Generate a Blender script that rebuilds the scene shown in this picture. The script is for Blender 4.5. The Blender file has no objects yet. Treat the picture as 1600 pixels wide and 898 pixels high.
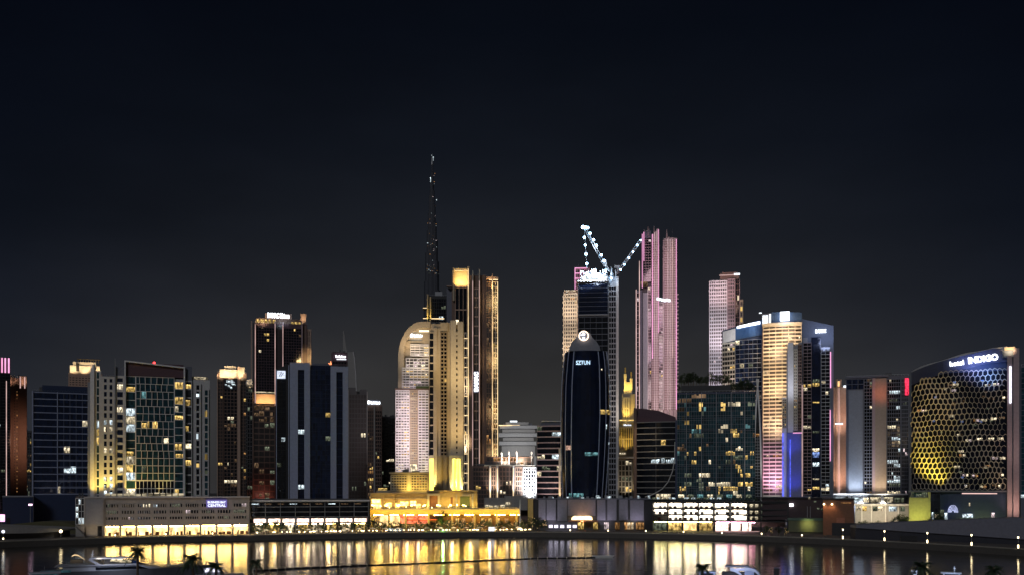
import bpy, bmesh, math, random
from math import sin, cos, pi, atan2, radians
from mathutils import Vector, Matrix
random.seed(7)
F, HY, CH = 1537.0, 760.0, 29.0          # focal length and horizon in photo pixels, eye height in metres
sc = bpy.context.scene
col = sc.collection

# ------------------------------------------------------------------ materials
def nt(m):
    m.use_nodes = True
    t = m.node_tree; t.nodes.clear()
    return t, t.nodes, t.links
MC = {}
def mat(name, c, rough=.7, metal=0., var=.09, scale=.8, bump=0., spec=.5):
    if name in MC: return MC[name]
    m = bpy.data.materials.new(name); t, n, l = nt(m)
    o = n.new('ShaderNodeOutputMaterial'); p = n.new('ShaderNodeBsdfPrincipled')
    g = n.new('ShaderNodeNewGeometry'); s = n.new('ShaderNodeTexNoise'); s.inputs['Scale'].default_value = scale
    s.inputs['Detail'].default_value = 5
    l.new(g.outputs['Position'], s.inputs['Vector'])
    mp = n.new('ShaderNodeMapRange'); mp.inputs[1].default_value = .3; mp.inputs[2].default_value = .7
    mp.inputs[3].default_value = 1 - var; mp.inputs[4].default_value = 1 + var
    l.new(s.outputs['Fac'], mp.inputs[0])
    mx = n.new('ShaderNodeVectorMath'); mx.operation = 'SCALE'; mx.inputs[0].default_value = c
    l.new(mp.outputs[0], mx.inputs['Scale']); l.new(mx.outputs[0], p.inputs['Base Color'])
    p.inputs['Roughness'].default_value = rough; p.inputs['Metallic'].default_value = metal
    p.inputs['Specular IOR Level'].default_value = spec
    if bump:
        b = n.new('ShaderNodeBump'); b.inputs['Strength'].default_value = bump
        l.new(s.outputs['Fac'], b.inputs['Height']); l.new(b.outputs[0], p.inputs['Normal'])
    l.new(p.outputs[0], o.inputs['Surface'])
    MC[name] = m; return m
def em(name, c, st, var=.6, scale=.9, stretch=(1, 1, 1)):
    if name in MC: return MC[name]
    m = bpy.data.materials.new(name); t, n, l = nt(m)
    o = n.new('ShaderNodeOutputMaterial'); e = n.new('ShaderNodeEmission')
    e.inputs['Color'].default_value = (*c, 1)
    if var:
        g = n.new('ShaderNodeNewGeometry'); v = n.new('ShaderNodeVectorMath'); v.operation = 'MULTIPLY'
        v.inputs[1].default_value = stretch
        l.new(g.outputs['Position'], v.inputs[0])
        s = n.new('ShaderNodeTexNoise'); s.inputs['Scale'].default_value = scale; s.inputs['Detail'].default_value = 3
        l.new(v.outputs[0], s.inputs['Vector'])
        mp = n.new('ShaderNodeMapRange'); mp.inputs[1].default_value = .35; mp.inputs[2].default_value = .65
        mp.inputs[3].default_value = st * (1 - var); mp.inputs[4].default_value = st * (1 + var)
        l.new(s.outputs['Fac'], mp.inputs[0]); l.new(mp.outputs[0], e.inputs['Strength'])
    else: e.inputs['Strength'].default_value = st
    l.new(e.outputs[0], o.inputs['Surface'])
    MC[name] = m; return m
def panes(name, base, rough=.12, sx=1.6, sz=3.6, var=.5, ior=1.7):
    """dark coated glass whose single panes differ a little in tone and tilt"""
    if name in MC: return MC[name]
    m = bpy.data.materials.new(name); t, n, l = nt(m)
    o = n.new('ShaderNodeOutputMaterial'); p = n.new('ShaderNodeBsdfPrincipled')
    tc = n.new('ShaderNodeTexCoord'); v = n.new('ShaderNodeVectorMath'); v.operation = 'DIVIDE'
    v.inputs[1].default_value = (sx, 50, sz)
    l.new(tc.outputs['Object'], v.inputs[0])
    fl = n.new('ShaderNodeVectorMath'); fl.operation = 'FLOOR'; l.new(v.outputs[0], fl.inputs[0])
    w = n.new('ShaderNodeTexWhiteNoise'); l.new(fl.outputs[0], w.inputs['Vector'])
    mp = n.new('ShaderNodeMapRange'); mp.inputs[3].default_value = 1 - var; mp.inputs[4].default_value = 1 + var
    l.new(w.outputs['Value'], mp.inputs[0])
    mx = n.new('ShaderNodeVectorMath'); mx.operation = 'SCALE'; mx.inputs[0].default_value = base
    l.new(mp.outputs[0], mx.inputs['Scale']); l.new(mx.outputs[0], p.inputs['Base Color'])
    p.inputs['Roughness'].default_value = rough; p.inputs['IOR'].default_value = ior
    nm = n.new('ShaderNodeVectorMath'); nm.operation = 'SUBTRACT'; nm.inputs[1].default_value = (.5, .5, .5)
    l.new(w.outputs['Color'], nm.inputs[0])
    ns = n.new('ShaderNodeVectorMath'); ns.operation = 'SCALE'; ns.inputs['Scale'].default_value = .05
    l.new(nm.outputs[0], ns.inputs[0])
    g = n.new('ShaderNodeNewGeometry'); ad = n.new('ShaderNodeVectorMath'); ad.operation = 'ADD'
    l.new(g.outputs['Normal'], ad.inputs[0]); l.new(ns.outputs[0], ad.inputs[1])
    no = n.new('ShaderNodeVectorMath'); no.operation = 'NORMALIZE'; l.new(ad.outputs[0], no.inputs[0])
    l.new(no.outputs[0], p.inputs['Normal'])
    l.new(p.outputs[0], o.inputs['Surface'])
    MC[name] = m; return m

white = mat('white_paint', (.72, .72, .74)); pale = mat('pale_render', (.55, .54, .54)); stone = mat('pale_stone', (.5, .46, .38))
sand = mat('sand_stone', (.42, .36, .26)); grey = mat('grey_cladding', (.27, .28, .31)); slate = mat('slate_cladding', (.13, .14, .18))
bluegrey = mat('blue_grey_panel', (.32, .36, .5)); navy = mat('navy_panel', (.02, .035, .085), .5); black = mat('black_metal', (.015, .015, .018), .5)
brown = mat('brown_cladding', (.16, .105, .085)); tan = mat('tan_cladding', (.45, .32, .25)); plum = mat('plum_cladding', (.09, .05, .065))
darkgrey = mat('dark_concrete', (.09, .09, .095), .8); concrete = mat('concrete', (.3, .29, .28), .85, bump=.2)
rust = mat('orange_brown_panel', (.42, .17, .10)); rose = mat('rose_cladding', (.38, .29, .31)); metal = mat('grey_metal', (.35, .36, .38), .4, .6)
timber = mat('timber_wall', (.22, .1, .055)); gold = mat('gold_metal', (.6, .42, .12), .35, .8)
gblue = panes('blue_glass', (.008, .016, .045)); gblack = panes('black_glass', (.006, .008, .013)); gteal = panes('teal_glass', (.016, .055, .072))
gbrown = panes('bronze_glass', (.018, .012, .011), .42); gnavy = panes('navy_glass', (.004, .009, .03), .15, var=.3); ggrey = panes('grey_glass', (.03, .032, .036))
def room(name, c, st):
    'a lit room behind glass: bright ceiling, curtains and furniture, each room a little different'
    m = bpy.data.materials.new(name); t, n, l = nt(m); o = n.new('ShaderNodeOutputMaterial'); e = n.new('ShaderNodeEmission'); e.inputs['Color'].default_value = (*c, 1)
    tc = n.new('ShaderNodeTexCoord'); sp = n.new('ShaderNodeSeparateXYZ'); l.new(tc.outputs['Generated'], sp.inputs[0]); oi = n.new('ShaderNodeObjectInfo')
    def M(op, a, b=None, c_=None):
        x = n.new('ShaderNodeMath'); x.operation = op
        for i, k in enumerate((a, b, c_)):
            if k is None: continue
            if isinstance(k, (int, float)): x.inputs[i].default_value = k
            else: l.new(k, x.inputs[i])
        return x.outputs[0]
    ns = n.new('ShaderNodeTexNoise'); ns.noise_dimensions = '2D'; ns.inputs['Scale'].default_value = 2.2; ns.inputs['Detail'].default_value = 2
    cv_ = n.new('ShaderNodeCombineXYZ'); l.new(M('MULTIPLY_ADD', sp.outputs['X'], 1.8, M('MULTIPLY', oi.outputs['Random'], 37.)), cv_.inputs[0]); l.new(M('MULTIPLY_ADD', sp.outputs['Z'], .7, M('MULTIPLY', oi.outputs['Random'], 11.)), cv_.inputs[1]); l.new(cv_.outputs[0], ns.inputs['Vector'])
    f = M('MULTIPLY', M('SUBTRACT', ns.outputs['Fac'], .32), 3.2); f = M('MAXIMUM', f, .12)
    top = M('MULTIPLY_ADD', M('POWER', sp.outputs['Z'], 2.5), .9, .45)
    r = M('MULTIPLY_ADD', oi.outputs['Random'], 1.1, .45)
    l.new(M('MULTIPLY', M('MULTIPLY', M('MULTIPLY', f, top), r), st*1.6), e.inputs['Strength']); l.new(e.outputs[0], o.inputs['Surface'])
    return m
W = dict(warm=room('lamp_lit_yellow_room', (1, .66, .2), 1.0), cream=room('lamp_lit_cream_room', (1, .84, .56), 1.1), cool=room('lamp_lit_white_room', (.78, .93, 1), 1.1),
         amber=room('lamp_lit_amber_room', (1, .5, .18), .45), dim=room('dim_room', (.7, .8, .55), .16), dimw=room('dim_warm_room', (1, .62, .35), .12),
         teal=room('teal_lit_room', (.35, .8, .85), .35), pink=room('pinkish_lit_room', (1, .8, .82), .9), blue=room('blue_lit_room', (.3, .45, 1), .6))
led_pink = em('pink_light_strip', (1, .42, .72), 1.3, .25, .05); led_warm = em('warm_light_strip', (1, .72, .38), 1.6, .3, .08)
led_white = em('white_light_strip', (.85, .92, 1), 2.2, .2); led_rose = em('rose_light_strip', (1, .66, .62), .8, .3, .06)
sign_white = em('white_sign_light', (.9, .94, 1), 5, 0); sign_soft = em('soft_white_sign_light', (.85, .9, 1), 1.8, 0)
bulb = em('flood_bulb', (.38, .68, 1), 22, 0); bulb_warm = em('warm_lamp_glass', (1, .8, .45), 7, 0); red_em = em('red_beacon', (1, .03, .03), 8, 0)
shop = em('shop_interior', (1, .66, .26), 2.2, .6, .35, (1, 1, .6)); feedstrip = em('shop_reflection_lamp', (1, .62, .16), 80, .5, .5); feedwhite = em('white_reflection_lamp', (1, .8, .55), 36, .5, .5); feedgold = em('golden_reflection_lamp', (1, .56, .09), 85, .4, .5); shop_pink = em('shop_band', (1, .72, .6), 2.4, .5, .5)  # lamp rows are over-bright to feed the water reflection
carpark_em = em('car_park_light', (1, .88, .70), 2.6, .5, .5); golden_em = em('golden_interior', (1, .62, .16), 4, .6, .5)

# ------------------------------------------------------------------ mesh helpers
class MB:
    def __init__(s): s.v = []; s.f = []; s.mi = []
    def quadbox(s, p):               # 8 points: bottom 4, top 4
        b = len(s.v); s.v += p
        s.f += [(b, b+3, b+2, b+1), (b+4, b+5, b+6, b+7), (b, b+1, b+5, b+4), (b+1, b+2, b+6, b+5), (b+2, b+3, b+7, b+6), (b+3, b, b+4, b+7)]
    def box(s, x0, x1, y0, y1, z0, z1):
        if x1 < x0: x0, x1 = x1, x0
        if y1 < y0: y0, y1 = y1, y0
        if z1 < z0: z0, z1 = z1, z0
        s.quadbox([(x0,y0,z0),(x1,y0,z0),(x1,y1,z0),(x0,y1,z0),(x0,y0,z1),(x1,y0,z1),(x1,y1,z1),(x0,y1,z1)])
    def ribbon(s, x0, x1, z0, z1, yf, a, b_, n=1, z0b=None, z1b=None):
        """box swept along x, its front at yf(x)+a and back at yf(x)+b_"""
        if z0b is None: z0b = z0
        if z1b is None: z1b = z1
        b = len(s.v)
        for i in range(n+1):
            t = i/n; x = x0+(x1-x0)*t; y = yf(x) if callable(yf) else yf
            za, zb = z0+(z0b-z0)*t, z1+(z1b-z1)*t
            s.v += [(x, y+a, za), (x, y+a, zb), (x, y+b_, zb), (x, y+b_, za)]
        for i in range(n):
            k = b+4*i
            for j in range(4):
                s.f.append((k+j, k+4+j, k+4+(j+1) % 4, k+(j+1) % 4))
        s.f += [(b, b+1, b+2, b+3), (b+4*n+3, b+4*n+2, b+4*n+1, b+4*n)]
    def bar(s, p, q, r, n=5, r2=None):
        p = Vector(p); q = Vector(q); d = (q-p).normalized(); r2 = r if r2 is None else r2
        u = d.orthogonal().normalized(); w = d.cross(u); b = len(s.v)
        for c, rr in ((p, r), (q, r2)):
            for i in range(n):
                a = 2*pi*i/n; s.v.append(tuple(c+u*cos(a)*rr+w*sin(a)*rr))
        for i in range(n): s.f.append((b+i, b+(i+1) % n, b+n+(i+1) % n, b+n+i))
        s.f += [tuple(b+i for i in reversed(range(n))), tuple(b+n+i for i in range(n))]
    def prism(s, pts, y0, y1):       # polygon in x,z extruded along y
        b = len(s.v); n = len(pts)
        s.v += [(x, y0, z) for x, z in pts]+[(x, y1, z) for x, z in pts]
        s.f += [tuple(b+i for i in range(n)), tuple(b+n+i for i in reversed(range(n)))]
        for i in range(n): s.f.append((b+(i+1) % n, b+i, b+n+i, b+n+(i+1) % n))
    def ball(s, c, r, n=6, m=4, sz=1):
        b = len(s.v); c = Vector(c)
        s.v.append(tuple(c+Vector((0, 0, r*sz))))
        for j in range(1, m):
            a = pi*j/m
            for i in range(n): s.v.append(tuple(c+Vector((r*sin(a)*cos(2*pi*i/n), r*sin(a)*sin(2*pi*i/n), r*sz*cos(a)))))
        s.v.append(tuple(c-Vector((0, 0, r*sz)))); e = len(s.v)-1
        for i in range(n):
            s.f.append((b, b+1+i, b+1+(i+1) % n)); s.f.append((e, e-n+(i+1) % n, e-n+i))
            for j in range(m-2):
                k = b+1+j*n; s.f.append((k+i, k+n+i, k+n+(i+1) % n, k+(i+1) % n))
    def mesh(s, name, m, smooth=False, fix=True):
        me = bpy.data.meshes.new(name); me.from_pydata(s.v, [], s.f)
        for k in (m if isinstance(m, (list, tuple)) else [m]): me.materials.append(k)
        if s.mi: me.polygons.foreach_set('material_index', s.mi)
        if fix:
            bm = bmesh.new(); bm.from_mesh(me); bmesh.ops.recalc_face_normals(bm, faces=bm.faces); bm.to_mesh(me); bm.free()
        if smooth: me.polygons.foreach_set('use_smooth', [True]*len(me.polygons))
        me.update(); return me
    def build(s, name, m, parent=None, smooth=False, loc=None):
        o = bpy.data.objects.new(name, s.mesh(name, m, smooth)); col.objects.link(o)
        if parent: o.parent = parent
        if loc: o.location = loc
        return o
def tag(o, label=None, cat=None, group=None, kind=None):
    if label: o['label'] = label
    if cat: o['category'] = cat
    if group: o['group'] = group
    if kind: o['kind'] = kind
    return o
def empty(name, loc, rz=0):
    o = bpy.data.objects.new(name, None); col.objects.link(o); o.location = loc; o.rotation_euler = (0, 0, rz); o.empty_display_size = 2
    return o
def world(px, d, z=None, py=None):
    return Vector(((px-800)/F*d, d, z if z is not None else CH+(HY-py)*d/F))
def text_mesh(s, name, m, w, h=None, depth=.15, bold=0.0):
    c = bpy.data.curves.new(name, 'FONT'); c.body = s; c.size = 1; c.extrude = .02; c.offset = bold; c.align_x = 'LEFT'; c.resolution_u = 3
    o = bpy.data.objects.new(name, c); col.objects.link(o)
    dg = bpy.context.evaluated_depsgraph_get(); dg.update()
    me = bpy.data.meshes.new_from_object(o.evaluated_get(dg)); bpy.data.objects.remove(o); bpy.data.curves.remove(c)
    xs = [v.co.x for v in me.vertices]; ys = [v.co.y for v in me.vertices]
    sx = w/(max(xs)-min(xs)); sy = (h/(max(ys)-min(ys))) if h else sx
    cx, cy = (max(xs)+min(xs))/2, (max(ys)+min(ys))/2
    for v in me.vertices: v.co = ((v.co.x-cx)*sx, -v.co.z/.02*depth/2, (v.co.y-cy)*sy)
    me.materials.clear(); me.materials.append(m); me.update(); return me

# ------------------------------------------------------------------ building with photo-measured parts
class B:
    def __init__(s, name, label, xa, xb, d, cat='building', group=None, base=3., yaw=0):
        s.xc = (xa+xb)/2; s.d = d; s.X0 = (s.xc-800)/F*d; s.th = atan2(s.X0, d); s.base = base
        s.root = empty(name, (s.X0, d, base), -s.th+yaw); tag(s.root, label, cat, group)
        s.nw = 0; s.rest = MB(); s.restm = []
        s.cc, s.ss = cos(s.th), sin(s.th)
    def x(s, px): q = (px-800)/F; return (q*s.d-s.X0)/(s.cc+q*s.ss)
    def z(s, py): return CH+(HY-py)*s.d/F-s.base
    def part(s, name, m, boxes, parent=None, smooth=False):
        q = MB()
        for b in boxes: q.box(s.x(b[0]), s.x(b[1]), b[4], b[5], s.z(b[3]), s.z(b[2]))
        return q.build(name, m, parent or s.root, smooth)
    def body(s, m, x0, x1, yt, depth=24, y=0.5, yb=None, name='tower_body'):
        if name == 'tower_body' and x1-x0 > 12:
            s.roof(x0, x1, yt, y, depth)
            X0, X1, z1 = s.x(x0), s.x(x1), s.z(yt)
            for a, c, e0, e1 in ((X0-.06, X0-.005, X0-.15, X0-.003), (X1+.005, X1+.06, X1+.003, X1+.15)):
                q = MB(); q.box(a, c, y+2, y+depth-2, 4, z1-2); q.build('side_glazing', gblack, s.root); q = MB()
                for i in range(int((z1-6)/3.6)): zz = 4+i*3.6; q.box(e0, e1, y+1, y+depth-1, zz, zz+.9)
                for yy in (y+1.1, y+depth-1.5): q.box(e0+.01, e1-.01, yy, yy+.4, 4, z1-2)
                q.build('side_floor_bands', m, s.root)
        return s.part(name, m, [(x0, x1, yt, HY+(CH-3)*F/s.d if yb is None else yb, y, y+depth)])
    def win(s, x0, x1, z0, z1, yf, m, off=-.08, n=1, name='window'):
        if s.nw < 100:
            q = MB(); q.ribbon(x0, x1, z0, z1, yf, off, off+.06, n); o = q.build(name, m, s.root); s.nw += 1; return o
        k = len(s.rest.f); s.rest.ribbon(x0, x1, z0, z1, yf, off, off+.06, n)
        if m not in s.restm: s.restm.append(m)
        s.rest.mi += [s.restm.index(m)]*(len(s.rest.f)-k)
    def fac(s, x0, x1, yt, yb, nx, ny, wall, glass, vb=.3, hb=.5, lit=.1, pal='warm cream cool dim', y=0., proud=.35, hproud=None,
            punched=False, n=1, name='facade_grid', gname='glass_wall', run=.45, rows=None, vmask=None, litrows=None, skew=0., wob=None):
        X0, X1, Z0, Z1 = s.x(x0), s.x(x1), s.z(yb), s.z(yt)
        pal = pal.split(); hp = hproud if hproud is not None else proud-.07
        g = MB(); dx, dz = (X1-X0)/nx, (Z1-Z0)/ny
        cv = callable(y); N = n if cv else 1
        g.ribbon(X0+.05, X1-.05, Z0+.03, Z1-.03, y, 0, .4, N); g.build(gname, glass, s.root)
        q = MB()
        if vb > 0:
            for i in range(nx+1):
                if vmask and not vmask(i): continue
                xx = min(max(X0+i*dx, X0+vb/2), X1-vb/2)
                if wob:
                    for j in range(ny):
                        a = wob(i, j)*dx; b = a+(.07*dx*sin(j*1.7+i) if 0 < i < nx else 0)
                        xa, xb_ = xx+a, xx+b
                        za, zb = Z0+j*dz, Z0+(j+1)*dz
                        q.quadbox([(xa-vb/2, -proud, za), (xa+vb/2, -proud, za), (xa+vb/2, -.02, za), (xa-vb/2, -.02, za),
                                   (xb_-vb/2, -proud, zb), (xb_+vb/2, -proud, zb), (xb_+vb/2, -.02, zb), (xb_-vb/2, -.02, zb)])
                else: q.ribbon(xx-vb/2, xx+vb/2, Z0, Z1, y, -proud, -.02)
        if hb > 0:
            for j in range(ny+1):
                zz = min(max(Z0+j*dz, Z0+hb/2), Z1-hb/2)
                q.ribbon(X0+.01, X1-.01, zz-hb/2, zz+hb/2, y, -hp, -.025, N)
        if q.v: q.build(name, wall, s.root)
        dark = glass; cells = []
        for j in range(ny):
            cur = None
            for i in range(nx):
                p = lit if not litrows else litrows.get(ny-1-j, lit)
                on = (cur and random.random() < run) or random.random() < p*(1-run if nx > 1 else 1)
                if on: cur = cur or random.choice(pal)
                else: cur = None
                cells.append((i, j, cur))
        if not punched: cells = [c for c in cells if c[2]]
        else: cells.sort(key=lambda c: c[2] is None)
        for i, j, c in cells:
            a, b = X0+i*dx+vb/2+.04, X0+(i+1)*dx-vb/2-.04
            za, zb = Z0+j*dz+hb/2+.04, Z0+(j+1)*dz-hb/2-.04
            if c:
                if random.random() < .3: zb = za+(zb-za)*random.uniform(.55, .9)
                if random.random() < .25: b = a+(b-a)*random.uniform(.4, .9)
            if b > a and zb > za: s.win(a, b, za, zb, y, W[c] if c else dark)
    def sign(s, txt, xc, yc, w, h, m, y=-.8, name='sign_lettering', rot=0, tilt=0, bold=.02, parent=None):
        k = s.d*s.cc/F
        me = text_mesh(txt, name, m, w*k if not rot else h*k*1.0, h*s.d/F if not rot else w*k, bold=bold)
        o = bpy.data.objects.new(name, me); col.objects.link(o); o.parent = parent or s.root
        o.location = (s.x(xc), y, s.z(yc)); o.rotation_euler = (0, rot+tilt, 0); return o
    def flood(s, px, py, dist, e, c, apx=None, apy=None, ang=70, size=1.5, blend=.8):
        l = bpy.data.lights.new('floodlight', 'SPOT'); l.energy = e*1450; l.color = c; l.spot_size = radians(ang); l.spot_blend = blend; l.shadow_soft_size = max(size, dist*.22) if dist >= 12 else size
        o = bpy.data.objects.new('floodlight', l); col.objects.link(o); o.parent = s.root
        p = Vector((s.x(px), -dist, s.z(py))); a = Vector((s.x(apx if apx is not None else px), 0, s.z(apy)))
        o.location = p; o.rotation_euler = (a-p).to_track_quat('-Z', 'Y').to_euler()
        return o
    def roof(s, x0, x1, yt, y, depth):
        r = random.Random(int(x0*7+yt)); W_ = x1-x0
        if W_ < 9: return
        q = MB()
        for k in range(r.randint(3, 6)):
            a = x0+r.uniform(.05, .75)*W_; w_ = min(r.uniform(.06, .2)*W_, 14); y0 = y+r.uniform(2.5, depth*.5); q.box(s.x(a), s.x(a+w_), y0, y0+r.uniform(2, 6), s.z(yt)-.1, s.z(yt)+r.uniform(1.2, 3.4))
        q.build('roof_plant', darkgrey, s.root); q = MB(); z_ = s.z(yt); X0, X1 = s.x(x0)+.3, s.x(x1)-.3
        q.box(X0, X1, y+.5, y+.6, z_+1.0, z_+1.12); n_ = max(4, int((X1-X0)/2.2))
        for i in range(n_+1): q.box(X0+(X1-X0)*i/n_-.05, X0+(X1-X0)*i/n_+.05, y+.5, y+.6, z_-.1, z_+1.05)
        q.build('roof_rail', metal, s.root)
        if r.random() < .7: q = MB(); a = s.x(x0+r.uniform(.2, .8)*W_); q.bar((a, y+5, z_), (a, y+5, z_+r.uniform(5, 11)), .16, 5, .06); q.build('antenna', metal, s.root)
    def done(s):
        if s.rest.v: tag(s.rest.build('window', s.restm, s.root), kind='stuff')

# ------------------------------------------------------------------ camera, sky, moon-like fill
cd = bpy.data.cameras.new('camera'); cam = bpy.data.objects.new('camera', cd); col.objects.link(cam)
cam.location = (0, 0, CH); cam.rotation_euler = (pi/2, 0, 0); cd.sensor_width = 36; cd.lens = F/1600*36; cd.shift_y = (HY-449)/1600
cd.clip_start = 1; cd.clip_end = 20000; sc.camera = cam
wd = bpy.data.worlds.new('World'); sc.world = wd; wd.use_nodes = True
n, l = wd.node_tree.nodes, wd.node_tree.links; n.clear()
wo = n.new('ShaderNodeOutputWorld'); bg = n.new('ShaderNodeBackground'); tc = n.new('ShaderNodeTexCoord'); sp = n.new('ShaderNodeSeparateXYZ')
l.new(tc.outputs['Generated'], sp.inputs[0])
cr = n.new('ShaderNodeValToRGB'); l.new(sp.outputs['Z'], cr.inputs[0]); e = cr.color_ramp.elements
pts = [(0, (.036, .035, .035)), (.06, (.036, .0352, .0355)), (.11, (.028, .0278, .0295)), (.17, (.0165, .0175, .0215)), (.24, (.0082, .0096, .0135)), (.32, (.0040, .0052, .0088)), (.42, (.0016, .0024, .0052)), (1, (.0008, .0012, .003))]
e[0].position, e[0].color = pts[0][0], (*pts[0][1], 1); e[1].position, e[1].color = pts[-1][0], (*pts[-1][1], 1)
for p, c in pts[1:-1]:
    q = e.new(p); q.color = (*c, 1)
# the glow over the city is warmest straight ahead and bluer to the sides
ax = n.new('ShaderNodeMath'); ax.operation = 'MULTIPLY'; l.new(sp.outputs['X'], ax.inputs[0]); l.new(sp.outputs['X'], ax.inputs[1])
mr = n.new('ShaderNodeMapRange'); mr.inputs[2].default_value = .2; l.new(ax.outputs[0], mr.inputs[0])
mxc = n.new('ShaderNodeMix'); mxc.data_type = 'RGBA'; mxc.inputs[6].default_value = (1.1, 1.06, 1.0, 1); mxc.inputs[7].default_value = (.48, .54, .70, 1)
l.new(mr.outputs[0], mxc.inputs[0])
mu = n.new('ShaderNodeMix'); mu.data_type = 'RGBA'; mu.blend_type = 'MULTIPLY'; mu.inputs[0].default_value = 1
l.new(cr.outputs[0], mu.inputs[6]); l.new(mxc.outputs[2], mu.inputs[7])
hzn = n.new('ShaderNodeTexNoise'); hzn.inputs['Scale'].default_value = 2.4; hzn.inputs['Detail'].default_value = 4; vm_ = n.new('ShaderNodeVectorMath'); vm_.operation = 'MULTIPLY'; vm_.inputs[1].default_value = (1, 1, 2.6)
l.new(tc.outputs['Generated'], vm_.inputs[0]); l.new(vm_.outputs[0], hzn.inputs['Vector']); hm = n.new('ShaderNodeMapRange'); hm.inputs[1].default_value = .3; hm.inputs[2].default_value = .7; hm.inputs[3].default_value = .66; hm.inputs[4].default_value = 1.34
l.new(hzn.outputs['Fac'], hm.inputs[0]); hs = n.new('ShaderNodeVectorMath'); hs.operation = 'SCALE'; l.new(mu.outputs[2], hs.inputs[0]); l.new(hm.outputs[0], hs.inputs['Scale'])
sky = n.new('ShaderNodeTexSky'); sky.sky_type = 'NISHITA'; sky.sun_disc = False; sky.sun_elevation = radians(32); sky.sun_rotation = radians(200)
bs = n.new('ShaderNodeBackground'); bs.inputs['Strength'].default_value = .0004; l.new(sky.outputs[0], bs.inputs[0])
l.new(hs.outputs[0], bg.inputs[0]); ad = n.new('ShaderNodeAddShader'); l.new(bg.outputs[0], ad.inputs[0]); l.new(bs.outputs[0], ad.inputs[1]); l.new(ad.outputs[0], wo.inputs[0])
sl = bpy.data.lights.new('moon_fill', 'SUN'); sl.energy = .52; sl.angle = radians(12); sl.color = (.93, .94, 1)  # unseen fill added from behind the camera, stands for city glow
so = bpy.data.objects.new('moon_fill', sl); col.objects.link(so)
so.rotation_euler = Vector((.30, .85, -.5)).to_track_quat('-Z', 'Y').to_euler()
sc.view_settings.view_transform = 'Standard'; sc.view_settings.look = 'None'; sc.view_settings.exposure = 0; sc.view_settings.gamma = 1
sc.cycles.use_denoising = True; sc.cycles.max_bounces = 5; sc.cycles.diffuse_bounces = 2; sc.cycles.glossy_bounces = 3; sc.cycles.volume_bounces = 0
sc.cycles.sample_clamp_indirect = 4; sc.cycles.use_light_tree = True; sc.cycles.caustics_reflective = False; sc.cycles.caustics_refractive = False

# ------------------------------------------------------------------ ground, quay, water
QY = [(-1600, 940), (-600, 880), (-200, 856), (0, 845), (200, 838.5), (400, 835), (600, 831.5), (800, 830), (1000, 832), (1200, 837), (1300, 841), (1400, 845.5), (1500, 851), (1600, 857), (1800, 872), (2200, 905), (3000, 960)]
def lerp(tab, x):
    for (a, b), (c, d) in zip(tab, tab[1:]):
        if x <= c: return b+(d-b)*(x-a)/(c-a)
    return tab[-1][1]
def quay_d(px): return (CH-3)*F/(lerp(QY, px)-HY)
qp = []
for i in range(-60, 121):
    px = i*25.0
    d = sum(quay_d(px+o) for o in (-60, -30, 0, 30, 60))/5
    qp.append(((px-800)/F*d, d))
def strip(name, m, a, b, z0, z1, kind='structure'):   # follows the quay edge; a, b offsets back from the edge in metres
    q = MB(); n = len(qp)
    for x, y in qp:
        q.v += [(x, y+a, z0), (x, y+a, z1), (x, y+b, z1), (x, y+b, z0)]
    for i in range(n-1):
        k = 4*i
        for j in range(4): q.f.append((k+j, k+4+j, k+4+(j+1) % 4, k+(j+1) % 4))
    o = q.build(name, m); return tag(o, kind=kind)
q = MB(); ng = len(qp)
for x, y in qp: q.v += [(x, y+.9, 3.0), (x, 4000, 3.0)]
q.v[1] = (-3900, 4000, 3.0); q.v[-1] = (3900, 4000, 3.0)
for i in range(ng-1): q.f.append((2*i, 2*i+2, 2*i+3, 2*i+1))
tag(q.build('ground', mat('paved_ground', (.11, .1, .095), .8, bump=.1)), kind='structure')
strip('quay_wall', mat('quay_concrete', (.09, .083, .075), .85, bump=.3), 0, 1.0, -2, 3.02)
strip('promenade', mat('promenade_paving', (.24, .22, .2), .8, scale=1.5), 1.0, 9.0, 2.9, 3.03)
strip('quay_coping', mat('coping_stone', (.3, .28, .24), .7), -.12, .5, 2.72, 3.12)

wm = bpy.data.materials.new('canal_water'); t, n, l = nt(wm)
o_ = n.new('ShaderNodeOutputMaterial'); p_ = n.new('ShaderNodeBsdfPrincipled'); g_ = n.new('ShaderNodeNewGeometry')
p_.inputs['Base Color'].default_value = (.004, .006, .009, 1); p_.inputs['Roughness'].default_value = .12; p_.inputs['IOR'].default_value = 1.6
hts = []
for s_, k_, w_ in (((.045, .17, 1), 1., 1.0), ((.16, .5, 1), 1., .3)):
    v_ = n.new('ShaderNodeVectorMath'); v_.operation = 'MULTIPLY'; v_.inputs[1].default_value = s_; l.new(g_.outputs['Position'], v_.inputs[0])
    x_ = n.new('ShaderNodeTexNoise'); x_.inputs['Scale'].default_value = k_; x_.inputs['Detail'].default_value = 3; l.new(v_.outputs[0], x_.inputs['Vector'])
    m_ = n.new('ShaderNodeMath'); m_.operation = 'MULTIPLY'; m_.inputs[1].default_value = w_; l.new(x_.outputs['Fac'], m_.inputs[0]); hts.append(m_)
a_ = n.new('ShaderNodeMath'); a_.operation = 'ADD'; l.new(hts[0].outputs[0], a_.inputs[0]); l.new(hts[1].outputs[0], a_.inputs[1])
b_ = n.new('ShaderNodeBump'); b_.inputs['Strength'].default_value = 1; b_.inputs['Distance'].default_value = .16
l.new(a_.outputs[0], b_.inputs['Height']); l.new(b_.outputs[0], p_.inputs['Normal']); l.new(p_.outputs[0], o_.inputs['Surface'])
q = MB(); q.v = [(-3000, -400, 0), (3000, -400, 0), (3000, 1400, 0), (-3000, 1400, 0)]; q.f = [(0, 1, 2, 3)]
tag(q.build('water', wm), kind='structure')
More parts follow.
